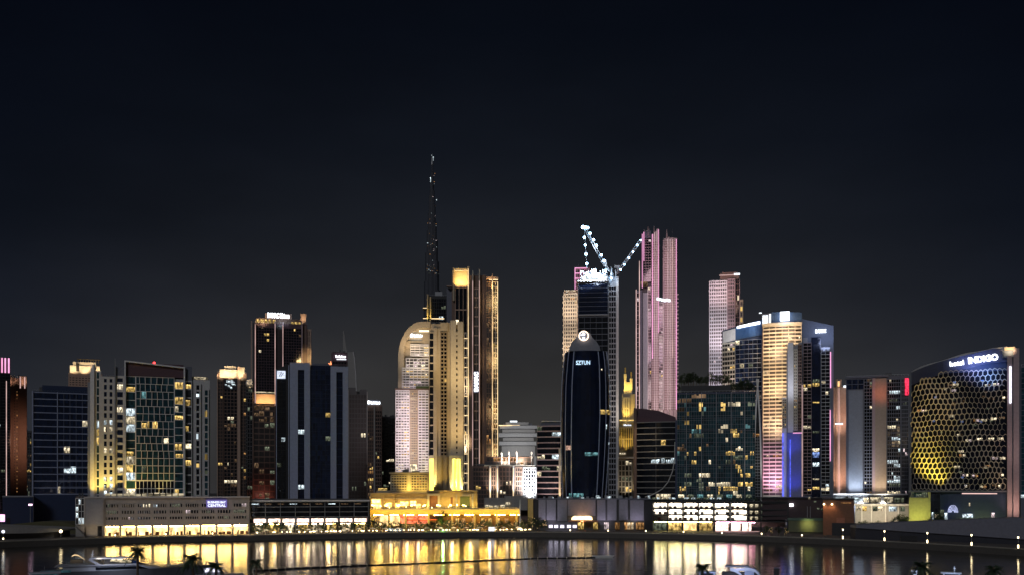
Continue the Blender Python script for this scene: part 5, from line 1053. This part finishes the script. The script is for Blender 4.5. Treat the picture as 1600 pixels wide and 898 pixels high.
# ===== lamps
def lamp(px, kind, d=None):
    d = d or quay_d(px)+.5; w_ = world(px, d, z=3.1)
    r = empty('quay_lamp', w_); q = MB()
    if kind == 's':
        q.bar((0, 0, 0), (0, 0, .8), .16, 6); q.box(-.3, .3, -.3, .3, 1.5, 1.62); q.build('post', metal, r)
        q = MB(); q.bar((0, 0, .8), (0, 0, 1.5), .3, 8); q.build('lamp_glass', bulb_warm, r)
    else:
        q.bar((0, 0, 0), (0, 0, 4.2), .1, 6); q.box(-.4, .4, -.4, .4, 5.0, 5.12); q.build('post', metal, r)
        q = MB(); q.bar((0, 0, 4.2), (0, 0, 5.0), .22, 8, .34); q.build('lamp_glass', bulb_warm, r)
        q = MB(); q.box(-.22, .22, -.16, .16, .1, 1.5); q.build('foot_light', bulb_warm, r)
    return r
def clone(o, loc, rz=0, sc_=None, label=None, group=None):
    r = o.copy(); col.objects.link(r); r.location = loc; r.rotation_euler = (0, 0, rz)
    if sc_: r.scale = (sc_,)*3
    if label: r['label'] = label
    if group: r['group'] = group
    for ch in o.children:
        c = ch.copy(); col.objects.link(c); c.parent = r
        for g in ch.children: e_ = g.copy(); col.objects.link(e_); e_.parent = c
    return r
xs_ = [5, 180, 259, 332, 402, 468, 532, 654, 715, 782, 891, 950, 1009, 1068, 1128, 1190, 1253]
l0 = lamp(xs_[0], 's'); tag(l0, 'short bollard lamp with glowing head on the quay edge', 'bollard lamp', 'bollard lamps along the quay')
for px in xs_[1:]: clone(l0, world(px, quay_d(px)+.5, z=3.1))
xs_ = [1317, 1382, 1449, 1518, 1591]
t0 = lamp(xs_[0], 't'); tag(t0, 'tall lamp post with a lit foot on the right part of the quay', 'lamp post', 'lamp posts along the right quay')
for px in xs_[1:]: clone(t0, world(px, quay_d(px)+.5, z=3.1))
sl_ = empty('street_lamp', world(47.5, 560, z=3)); tag(sl_, 'lone street lamp with a violet-white head in front of the blue office block', 'street lamp')
q = MB(); q.bar((0, 0, 0), (0, 0, Zp(789, 560)-3), .3, 6, .18); q.build('post', metal, sl_); q = MB(); q.box(-.9, .9, -.5, .5, Zp(789, 560)-3, Zp(786.5, 560)-3); q.build('lamp_head', em('violet_lamp', (1, .6, .85), 3, 0), sl_)
for px, py, d, c_, lab in ((5, 831, 480, sign_soft, 'white lamp standing low on the ramp at the left edge'), (95, 830.5, 500, bulb_warm, 'pale lamp at the rounded end of the low ramp'), (2, 808, 600, em('magenta_board', (1, .5, .8), 2, .3), 'magenta glowing board at the left edge')):
    r = empty('ground_lamp', world(px, d, z=3.0)); tag(r, lab, 'lamp'); zt = Zp(py, d)-3; q = MB(); q.bar((0, 0, 0), (0, 0, zt), .15, 5); q.build('post', metal, r)
    q = MB(); (q.ball((0, 0, zt+.4), .8, 8, 5) if py > 820 else q.box(-2, 2, -.3, .3, zt-2.4, zt+2)); q.build('lamp_head', c_, r)

# ===== vegetation
leafm = mat('night_foliage', (.045, .07, .025), .7, var=.5, scale=1.2); barkm = mat('bark', (.12, .085, .06), .9); frond_m = mat('palm_frond', (.035, .06, .03), .6, var=.5, scale=1.5)
def tree_mesh(seed, h, w, n=620):
    r = random.Random(seed); tk = MB(); tk.bar((0, 0, 0), (0, 0, h*.5), h*.035, 6, h*.02); cl = []
    for k in range(5):
        a = r.uniform(0, 6.3); e_ = (cos(a)*w*.27, sin(a)*w*.27, h*r.uniform(.38, .85)); tk.bar((0, 0, h*.3), e_, h*.016, 4, h*.006); cl.append(e_)
    cl.append((0, 0, h*.88)); cr_ = MB()
    for k in range(n):
        c = r.choice(cl); rr = w*.27*r.random()**.5; a, b2 = r.uniform(0, 6.3), r.uniform(-1.4, 1.4); p = Vector((c[0]+rr*cos(a)*cos(b2), c[1]+rr*sin(a)*cos(b2), c[2]+rr*sin(b2)*.8))
        u = Vector((r.uniform(-1, 1), r.uniform(-1, 1), r.uniform(-1, 1))).normalized(); v = u.orthogonal().normalized(); s_ = h*.035*r.uniform(.6, 1.4)
        bI = len(cr_.v); cr_.v += [tuple(p-u*s_), tuple(p+v*s_*.5), tuple(p+u*s_), tuple(p-v*s_*.5)]; cr_.f.append((bI, bI+1, bI+2, bI+3))
    fl = MB()
    for k in range(16):
        c = r.choice(cl); a, b2 = r.uniform(0, 6.3), r.uniform(-1.4, 1.2); rr = w*.25; fl.ball((c[0]+rr*cos(a)*cos(b2), c[1]+rr*sin(a)*cos(b2), c[2]+rr*sin(b2)*.8), .09, 5, 3)
    return tk.mesh('trunk', barkm), cr_.mesh('crown', leafm, fix=False), fl.mesh('string_light', em('fairy_light', (1, .66, .3), 4, 0))
def palm_mesh(seed, h, R_, nf=18, tr=.22, fw=.3):
    r = random.Random(seed); tk = MB(); N = 8; lean = r.uniform(-.5, .5)
    P_ = [(lean*(i/N)**2, 0, h*i/N) for i in range(N+1)]
    for i in range(N): tk.bar(P_[i], P_[i+1], tr*(1.25-.4*i/N), 7, tr*(1.1-.4*i/N))
    tk.ball((lean, 0, h), tr*1.7, 6, 4); fr = MB()
    for k in range(nf):
        a = 2.4*k+r.uniform(-.2, .2); el = r.uniform(-.2, 1.15); L_ = R_*r.uniform(.85, 1.15); c = Vector((lean, 0, h)); dirv = Vector((cos(a), sin(a), 0)); side = Vector((-sin(a), cos(a), 0)); prev = c; n2 = 11
        for i in range(1, n2+1):
            t_ = i/n2; p = c+dirv*(L_*t_*cos(el*.75))+Vector((0, 0, L_*(sin(el)*t_-(.55+.45*(el < .3))*t_*t_)))
            w_ = R_*fw*math.sin(pi*min(1, t_*.85+.13))**.7
            for sg in (-1, 1):
                bI = len(fr.v); m_ = (prev+p)/2; tip = m_+side*sg*w_+dirv*R_*.09-Vector((0, 0, w_*.55)); fr.v += [tuple(prev), tuple(p), tuple(tip)]; fr.f.append((bI, bI+1, bI+2))
            prev = p
    return tk.mesh('trunk', barkm), fr.mesh('crown', frond_m, fix=False)
def plant(name, meshes, loc, rz, s_, label, cat, group=None, fairy=False):
    if len(meshes) > 2 and not fairy: meshes = meshes[:2]
    r = empty(name, loc, rz); r.scale = (s_,)*3; tag(r, label, cat, group)
    for me in meshes: o = bpy.data.objects.new(me.name.split('.')[0], me); col.objects.link(o); o.parent = r
    return r
TM = [tree_mesh(s_, 6, 5) for s_ in (1, 2, 3)]; PM = [palm_mesh(s_, 5.5, 2.4, 14, .16) for s_ in (4, 5)]
rnd = random.Random(21)
txs = [(398, 5), (408, 4.4), (417, 5.2), (433, 6.5), (448, 4), (470, 4.6), (485, 5), (503, 4), (520, 5.4), (541, 4.8), (560, 5), (575, 5.6), (588, 5), (601, 4.2), (640, 4), (668, 4.5), (681, 5), (700, 4.6), (719, 4.4), (735, 5), (748, 4), (779, 4.6), (795, 5.4), (806, 4.6), (817, 5), (828, 7), (835, 6.6), (843, 7), (850, 6), *[(402+i*9.6+rnd.uniform(-3, 3), rnd.uniform(3, 6)) for i in range(44)], (1196, 4.6), (1206, 3.8), (1216, 4.4), (1228, 3.6)]
for px, h in txs:
    d = quay_d(px)+rnd.uniform(4.5, 8); plant('small_tree', TM[rnd.randrange(3)], world(px, d, z=3.03), rnd.uniform(0, 6), h/5.2, 'small leafy tree standing among the waterfront tables', 'tree', 'small trees along the promenade', rnd.random() < .55)
for px, h in ((412, 7), (443, 6.4), (497, 6.6), (527, 7), (553, 6.2), (583, 7.4), (596, 6.6), (676, 6)):
    plant('promenade_palm', PM[rnd.randrange(2)], world(px, quay_d(px)+rnd.uniform(3, 6), z=3.03), rnd.uniform(0, 6), h/6.6, 'young palm standing on the promenade before the lit shops', 'palm tree', 'young palms along the promenade')
for px, h in ((1343, 5), (1352, 5.6), (1362, 4.6), (1372, 5.4), (1384, 4.6), (1396, 6), (1404, 8), (1411, 9), (1417, 7.5)):
    plant('garden_tree', TM[rnd.randrange(3)], world(px, 575, z=3), rnd.uniform(0, 6), h/5.2, 'bushy tree in front of the glazed garden pavilion', 'tree', 'trees before the garden pavilion')
for px, h in ((1455, 9), (1463, 12), (1470, 9)): plant('hotel_tree', TM[rnd.randrange(3)], world(px, 540, z=3), rnd.uniform(0, 6), h/6, 'leafy tree at the yellow-lit foot of the honeycomb hotel', 'tree', 'trees at the foot of the honeycomb hotel')
for k in range(30):
    px = 1060+k*4.1+rnd.uniform(-1.5, 1.5); h = rnd.uniform(5, 9.5); plant('roof_tree', TM[rnd.randrange(3)], world(px, 664, z=Zp(612 if not 1064 < px < 1142 else 600, 655)), rnd.uniform(0, 6), h/6, 'dark leafy tree growing on the roof of the teal glass building', 'tree', 'trees on the roof of the teal glass building')
plant('green_tree', TM[0], world(692, 585, z=3), 0, 1.9, 'green-lit tree under the golden terrace deck', 'tree')
gl = bpy.data.lights.new('green_uplight', 'POINT'); gl.energy = 6000; gl.color = (.1, 1, .15); gl.shadow_soft_size = .3; go = bpy.data.objects.new('green_uplight', gl); go.location = world(692, 578, z=5); col.objects.link(go)
# near palms: below the frame they stand on the near bank
for i, (px, ytop, cr_, lab) in enumerate(((215, 853, 2.5, 'dark palm in front of the cream-lit deck of the large yacht'), (303, 864, 3.0, 'full dark palm, second from the left in the foreground'), (338, 876, 2.6, 'bluish palm in front of the small white-lit boat'), (401, 872, 2.1, 'small lone palm silhouetted against golden water'), (1098, 879, 2.6, 'dark bushy palm left of the curved-roof yacht'), (1440, 876, 2.7, 'green palm silhouetted against olive reflections at lower right'), (1552, 882, 2.4, 'dark palm over amber reflections near the right edge'))):
    d = 236+i*1.0; zt = Zp(ytop, d)-1.5-cr_*.45; m2 = palm_mesh(30+i, zt, cr_*1.12, 34, .3, .24); plant('foreground_palm', m2, world(px, d, z=1.5), rnd.uniform(0, 6), 1, lab, 'palm tree')

# ===== people, umbrellas, table lamps
def person_mesh(seed):
    r = random.Random(seed); me = bpy.data.meshes.new('person'); st = r.uniform(.05, .3); ar = r.uniform(.1, .35)
    V = [(0, 0, .95), (0, 0, 1.2), (0, 0, 1.42), (0, 0, 1.52), (0, .01, 1.64), (0, .01, 1.74), (-.2, 0, 1.4), (-.25, .03, 1.12), (-.22, ar*.6, .88), (.2, 0, 1.4), (.26, -.02, 1.12), (.24, -ar*.3, .86), (-.1, 0, .9), (-.11, st*.5, .5), (-.11, st*.35, .06), (-.11, st*.35+.14, .03), (.1, 0, .9), (.11, -st*.4, .5), (.11, -st, .06), (.11, -st+.14, .03)]
    E = [(0, 1), (1, 2), (2, 3), (3, 4), (4, 5), (2, 6), (6, 7), (7, 8), (2, 9), (9, 10), (10, 11), (0, 12), (12, 13), (13, 14), (14, 15), (0, 16), (16, 17), (17, 18), (18, 19)]
    R_ = [.15, .14, .15, .06, .1, .08, .07, .05, .035, .07, .05, .035, .09, .065, .045, .04, .09, .065, .045, .04]
    me.from_pydata(V, E, []); o = bpy.data.objects.new('person', me); col.objects.link(o); o.modifiers.new('s', 'SKIN'); o.modifiers.new('d', 'SUBSURF').levels = 1
    for i, v in enumerate(me.skin_vertices[0].data): v.radius = (R_[i], R_[i]*.75)
    me.skin_vertices[0].data[0].use_root = True
    dg = bpy.context.evaluated_depsgraph_get(); dg.update(); m2 = bpy.data.meshes.new_from_object(o.evaluated_get(dg)); bpy.data.objects.remove(o)
    cl_ = [(.05, .05, .07), (.5, .48, .45), (.25, .04, .04)][seed % 3]
    for m_ in (mat('shirt_%d' % (seed % 3), cl_), mat('dark_trousers', (.03, .03, .05)), mat('skin', (.35, .2, .13))): m2.materials.append(m_)
    for p in m2.polygons:
        z = p.center.z; p.material_index = 2 if z > 1.5 or (abs(p.center.x) > .2 and z < .98) else (0 if z > .93 else 1); p.use_smooth = True
    return m2
PE = [person_mesh(i) for i in range(3)]
for k in range(64):
    px = rnd.uniform(560, 832) if k < 48 else rnd.uniform(405, 560); d = quay_d(px)+rnd.uniform(1.6, 8.5)
    o = bpy.data.objects.new('person', PE[k % 3]); col.objects.link(o); o.location = world(px, d, z=3.04); o.rotation_euler = (0, 0, rnd.uniform(0, 6.3)); tag(o, 'person strolling or standing among the waterfront tables', 'person', 'people on the waterfront promenade')
for px, lab in ((180.5, 'person in dark clothes walking before the leftmost yellow shopfronts'), (1000, 'person standing near the end of the panelled pavilion')):
    o = bpy.data.objects.new('person', PE[0]); col.objects.link(o); o.location = world(px, quay_d(px)+3, z=3.04); tag(o, lab, 'person')
um = MB(); n_ = 8; um.bar((0, 0, 0), (0, 0, 2.6), .05, 5); umm = um.mesh('pole', metal)
uc = MB(); R_ = 1.7; uc.v = [(0, 0, 2.9)]+[(cos(2*pi*i/8)*R_, sin(2*pi*i/8)*R_, 2.25) for i in range(8)]+[(0, 0, 2.8)]+[(cos(2*pi*i/8)*R_, sin(2*pi*i/8)*R_, 2.1) for i in range(8)]
for i in range(8): j = (i+1) % 8; uc.f += [(0, 1+i, 1+j), (9, 10+j, 10+i), (1+i, 10+i, 10+j, 1+j)]
ucm = uc.mesh('canopy', mat('white_canvas', (.75, .72, .66)))
tb = MB(); tb.bar((0, 0, 0), (0, 0, .72), .06, 5); tb.bar((0, 0, .72), (0, 0, .76), .55, 10)
tbl = tb.mesh('table_frame', timber); lm_ = MB(); lm_.ball((0, 0, 1.1), .32, 6, 4); lmm = lm_.mesh('table_lamp', bulb_warm)
for k in range(20):
    px = 420+k*20.5+rnd.uniform(-4, 4); r = empty('sun_umbrella', world(px, quay_d(px)+rnd.uniform(3, 7), z=3.03), rnd.uniform(0, 1)); tag(r, 'pale open umbrella over waterfront restaurant tables', 'umbrella', 'umbrellas along the waterfront restaurants')
    for me in (umm, ucm): o = bpy.data.objects.new(me.name, me); col.objects.link(o); o.parent = r
for k in range(90):
    px = rnd.uniform(405, 832); r = empty('cafe_table', world(px, quay_d(px)+rnd.uniform(2, 8.5), z=3.03)); tag(r, 'small round cafe table with a glowing lamp on it', 'table', 'lamp-lit cafe tables on the waterfront')
    for me in (tbl, lmm): o = bpy.data.objects.new(me.name, me); col.objects.link(o); o.parent = r
for px, w_, h_, m_, lab in ((768, 3.3, 2.2, sign_soft, 'bright white double screen standing at the quay edge below the golden terrace'), (617, 8.5, 1.6, W['cool'], 'long white-lit stall counter among the waterfront crowd')):
    r = empty('lit_screen', world(px, quay_d(px)+(1.5 if px > 700 else 8), z=3.04)); tag(r, lab, 'screen'); q = MB(); q.box(-w_/2-.1, w_/2+.1, .1, .4, 0, h_+.6); q.build('frame', black, r)
    q = MB(); q.box(-w_/2, -.08, 0, .09, .4, h_+.5); q.box(.08, w_/2, 0, .09, .4, h_+.5); q.build('screen', m_, r)
pk = empty('white_obelisk', world(812.5, 588, z=3)); tag(pk, 'tall slim white tapering mast at the right end of the golden terrace', 'mast'); q = MB(); q.bar((0, 0, 0), (0, 0, Zp(780, 588)-3), .9, 4, .25); q.build('shaft', white, pk); q = MB(); q.ball((0, 0, 1.2), .9); q.build('lamp', bulb_warm, pk)

# ===== cars in the car park
cq = MB(); cq.prism([(-2.2, .3), (2.2, .3), (2.25, .85), (1.3, .98), (.7, 1.45), (-1.0, 1.45), (-1.9, .95), (-2.2, .9)], -.85, .85)
for wx in (-1.35, 1.35): cq.bar((wx, -.88, .33), (wx, .88, .33), .33, 10)
CM = [cq.mesh('car', mat('car_paint_%d' % i, c, .3)) for i, c in enumerate(((.03, .03, .035), (.35, .35, .36), (.12, .03, .03)))]
cp_M = Matrix.Translation(cp_b.root.location) @ Matrix.Rotation(-cp_b.th, 4, 'Z')
for yf in (794.3, 803.3, 812.3):
    for k in range(20):
        px = 1022+k*8.2+rnd.uniform(-1, 1)
        if rnd.random() < .2: continue
        p = cp_M @ Vector((cp_b.x(px), 4.2+rnd.uniform(0, 1), cp_b.z(yf)+.05)); o = bpy.data.objects.new('parked_car', CM[rnd.randrange(3)]); col.objects.link(o); o.location = p; o.rotation_euler = (0, 0, -cp_b.th+pi/2+rnd.uniform(-.06, .06)); tag(o, 'car parked behind the parapet of the white-lit car park', 'car', 'cars parked in the open car park')

# ===== boats
def hull(q, xs, z0, zdeck, hw, bow=1):      # xs: x from stern to bow
    N = len(xs)-1; b0 = len(q.v)
    for i, x in enumerate(xs):
        t_ = i/N; w_ = hw*(1-max(0, (t_-.5)/.5)**2.2)+.03; zd = zdeck*(1+.28*max(0, t_-.4)); fl = .72
        q.v += [(x, -w_*fl, z0), (x+bow*t_*t_*.8, -w_, zd), (x+bow*t_*t_*.8, w_, zd), (x, w_*fl, z0)]
    for i in range(N):
        k = b0+4*i
        for j in range(4): q.f.append((k+j, k+4+j, k+4+(j+1) % 4, k+(j+1) % 4))
    q.f += [(b0, b0+1, b0+2, b0+3), (b0+4*N+3, b0+4*N+2, b0+4*N+1, b0+4*N)]
hullw = mat('yacht_hull', (.14, .145, .17), .3); hullg = mat('grey_gelcoat', (.32, .33, .38), .3); wht = mat('gelcoat_white', (.5, .53, .62), .3)
Y = B('large_yacht', 'large dark yacht with a swept grey hardtop and cream-lit deck, moored at lower left', 62, 335, 305, cat='yacht', base=0.)
q = MB(); hull(q, [Y.x(62+i*(273)/14) for i in range(15)], -.5, Y.z(888), 5); q.build('hull', hullw, Y.root)
def pr(name, m, pts, y0, y1): q = MB(); q.prism([(Y.x(x), Y.z(y)) for x, y in pts], y0, y1); return q.build(name, m, Y.root)
pr('main_cabin', hullg, [(98, 889), (262, 889), (240, 884), (215, 880), (100, 881)], -3.8, 3.8); pr('cabin_window', gblack, [(150, 887), (232, 887), (218, 882.4), (150, 882.8)], -3.86, 3.86)
pr('upper_deck', hullg, [(86, 881), (218, 880.4), (214, 878.6), (92, 879.4)], -4.2, 4.2); pr('deck_saloon', black, [(162, 879), (214, 879), (206, 874.6), (165, 870)], -2.4, 2.4)
pr('saloon_light', W['cream'], [(172, 874.6), (204, 877.8), (206, 875.4), (196, 871.4), (174, 871)], -2.9, -2.45); pr('hardtop', hullg, [(141, 868.4), (206, 869.6), (209, 870.6), (143, 871)], -3.2, 3.2)
pr('arch', hullg, [(140.5, 869), (160, 880), (152, 880), (139, 872)], -3.3, 3.3); q = MB(); q.bar((Y.x(144), 0, Y.z(869)), (Y.x(145.5), 0, Y.z(858)), .3, 6, .1); q.bar((Y.x(142), 0, Y.z(864)), (Y.x(147), 0, Y.z(864)), .12, 5); q.build('radar_mast', wht, Y.root)
pr('windscreen', gblue, [(206, 879), (226, 879.6), (214, 874.8), (206, 872.6)], -2.9, 2.9); pr('foredeck_pad', wht, [(262, 884.6), (300, 883.6), (300, 882.6), (262, 883.4)], -1.6, 1.6); pr('teal_window', em('teal_cabin', (.2, .5, .6), .12, .5, .5), [(66, 889), (112, 889), (112, 885.4), (66, 886)], -5.1, -4.9)
q = MB()
for i in range(26): u = 236+i*3.7; q.bar((Y.x(u), -3.9+i*.11, Y.z(884)), (Y.x(u), -3.9+i*.11, Y.z(880.4)), .04, 4)
q.bar((Y.x(236), -3.9, Y.z(880.4)), (Y.x(328), -1.1, Y.z(880.2)), .05, 4); q.build('rail', metal, Y.root)
Y.flood(150, 868, 3, 2.4, (1, .8, .55), apx=190, apy=878, ang=90); Y.flood(180, 850, 11, 3, (.8, .85, 1), apx=180, apy=884, ang=110); tnd = B('motor_boat', 'small boat with a curved cream-lit windscreen, just behind the large yacht', 108, 134, 330, cat='boat', base=0.)
q = MB(); hull(q, [tnd.x(106+i*4) for i in range(8)], -.3, tnd.z(884), 1.6); q.build('hull', hullw, tnd.root)
def arcb(Bd, name, m, pts, y0, y1, th=.3):
    q = MB()
    for (xa, ya), (xc, yc) in zip(pts, pts[1:]):
        X1_, Z1_, X2_, Z2_ = Bd.x(xa), Bd.z(ya), Bd.x(xc), Bd.z(yc); q.quadbox([(X1_, y0, Z1_-th), (X1_, y1, Z1_-th), (X1_, y1, Z1_), (X1_, y0, Z1_), (X2_, y0, Z2_-th), (X2_, y1, Z2_-th), (X2_, y1, Z2_), (X2_, y0, Z2_)])
    return q.build(name, m, Bd.root)
arcb(tnd, 'canopy', stone, [(112, 867), (117, 864.8), (122, 866), (128, 869.5), (133, 873.5)], -1.5, 1.5, .35); q = MB(); q.box(tnd.x(110), tnd.x(130), -1.3, 1.3, tnd.z(884), tnd.z(873)); q.build('cabin', black, tnd.root); tnd.flood(120, 862, 5, .9, WARM, apy=868, ang=100)
mb = B('motor_boat', 'small boat with pale cabin roof and teal-lit windows, at the bottom left corner', 40, 100, 282, cat='boat', base=0.)
q = MB(); hull(q, [mb.x(30+i*10) for i in range(9)], -.3, mb.z(906), 2.2); q.build('hull', hullg, mb.root); mb.part('cabin', hullg, [(50, 92, 895, 906, -1.7, 1.7)]); mb.part('cabin_roof', wht, [(45, 95, 893, 895, -2, 2)]); mb.part('window', em('teal_cabin', (.2, .5, .6), .12), [(52, 70, 896, 900, -1.78, -1.72)]); mb.part('window', em('teal_cabin', (.2, .5, .6), .12), [(73, 90, 896, 900, -1.78, -1.72)]); mb.part('mast', metal, [(69, 69.6, 884, 893, -.1, .1)])
wb = B('motor_boat', 'small boat with a violet-white lit deck between the two left foreground palms', 300, 372, 300, cat='boat', base=0.)
q = MB(); hull(q, [wb.x(305+i*9) for i in range(9)], -.3, wb.z(897), 2); q.build('hull', wht, wb.root); wb.part('cabin', wht, [(318, 348, 886, 897, -1.6, 1.6)]); wb.part('deck_light', em('violet_white_deck', (.85, .8, 1), 2.2, .5, .6), [(321, 345, 886.8, 892, -1.75, -1.65)]); arcb(wb, 'windscreen', gblue, [(348, 888), (354, 891), (360, 897)], -1.4, 1.4, .2)
ry = B('hardtop_yacht', 'blue-white yacht with curved wraparound hardtop and flat dark roof, right of centre', 1118, 1196, 262, cat='yacht', base=0.)
q = MB(); hull(q, [ry.x(1110+i*10) for i in range(10)], -.4, ry.z(903), 2.6); q.build('hull', wht, ry.root); ry.part('cabin', black, [(1128, 1186, 893, 904, -1.9, 1.9)]); ry.part('roof', slate, [(1133, 1170, 882.6, 884.6, -2.1, 2.1)])
arcb(ry, 'side_arch', wht, [(1141, 885), (1148, 886.5), (1154, 890), (1159, 896), (1162, 904)], -2.3, -2.0, .9); arcb(ry, 'rear_arch', wht, [(1163, 884.8), (1172, 885), (1180, 887.5), (1185.5, 892), (1188.5, 898), (1190, 905)], -2.3, 2.3, .8); ry.part('windscreen', mat('pale_screen', (.6, .6, .75), .3), [(1150, 1163, 886, 890, -1.6, -1.5)]); ry.part('cabin_panel', bluegrey, [(1163.4, 1178, 887.5, 904, -2.05, -1.92)])
ry.flood(1150, 876, 9, 1.6, (.6, .7, 1), apx=1160, apy=892, ang=110)
for xa, xb, yt, lab, pm in ((1084, 1128, 892, 'low bluish boat behind the dark bushy palm at the bottom', bluegrey), (1422, 1436, 890, 'small pale blue boat left of the green palm at lower right', wht), (1464, 1512, 893.5, 'low pale boat with a small mast right of the green palm', wht)):
    o = B('motor_boat', lab, xa, xb, 268, cat='boat', base=0.); q = MB(); hull(q, [o.x(xa+(xb-xa)*i/8) for i in range(9)], -.3, o.z(903), 1.9); q.build('hull', pm, o.root); o.part('cabin', pm, [(xa+(xb-xa)*.2, xb-(xb-xa)*.25, yt+1.4, 904, -1.4, 1.4)]); o.part('cabin_roof', pm, [(xa+(xb-xa)*.12, xb-(xb-xa)*.2, yt, yt+1.4, -1.6, 1.6)]); o.part('window', gblack, [(xa+(xb-xa)*.25, xb-(xb-xa)*.3, yt+2.2, yt+5, -1.46, -1.42)])
    if xb == 1512: o.part('mast', metal, [(1491, 1491.7, 884, 893.5, -.06, .06), (1489.5, 1493.5, 886.5, 887.6, -.06, .06)])
    o.flood((xa+xb)/2, 884, 6, .7, (.6, .72, 1), apy=897, ang=110)
pb = B('mooring_post', 'black square mooring post right of the hardtop yacht at the bottom', 1209, 1218, 262, cat='post', base=0.); pb.part('post', black, [(1209, 1218, 887, 915, -.8, .8)]); pb.part('cap', slate, [(1208.6, 1218.4, 886, 887, -.9, .9)])
# floating boom and rowing boat
pts = [(395, 891.5), (470, 887), (560, 883), (640, 880.4), (700, 878), (770, 874.5), (840, 872), (930, 870.4)]
fb = empty('floating_boom', (0, 0, 0)); tag(fb, 'thin dark floating boom stretched diagonally across the golden water', 'boom'); q = MB(); q2 = MB()
W3 = [Vector(((px-800)/F*(CH*F/(py-HY)), CH*F/(py-HY), .12)) for px, py in pts]
for a, c in zip(W3, W3[1:]): q.bar(a, c, .22, 6)
q.build('boom', black, fb)
for a, c in zip(W3, W3[1:]):
    for i in range(6): p = a.lerp(c, i/6); q2.ball(p+Vector((0, 0, .1)), .32, 6, 4)
q2.build('float', mat('float_pale', (.4, .38, .3)), fb)
d = CH*F/(870-HY); rb = B('rowing_boat', 'slim white rowing boat at the right end of the floating boom', 925, 957, d, cat='boat', base=0.); q = MB(); hull(q, [rb.x(925+i*4) for i in range(9)], -.05, .75, .7); q.build('hull', mat('boat_white', (.8, .8, .78)), rb.root); rb.part('thwart', timber, [(934, 935.5, 869.6, 870, -.5, .5), (942, 943.5, 869.6, 870, -.5, .5)])
o = bpy.data.objects.new('person', PE[0]); col.objects.link(o); o.location = world(913, CH*F/(870.8-HY), z=.3); tag(o, 'dark figure standing on the floating boom beside the rowing boat', 'person')

# unseen warm point lights added to brighten the promenade
for k in range(17):
    px = 412+k*25+rnd.uniform(-9, 9); ll = bpy.data.lights.new('terrace_light', 'POINT'); ll.energy = rnd.choice((300, 600, 1000)); ll.color = (1, .74, .42); ll.shadow_soft_size = .9
    lo = bpy.data.objects.new('terrace_light', ll); col.objects.link(lo); lo.location = world(px, quay_d(px)+1.2, z=6.5)
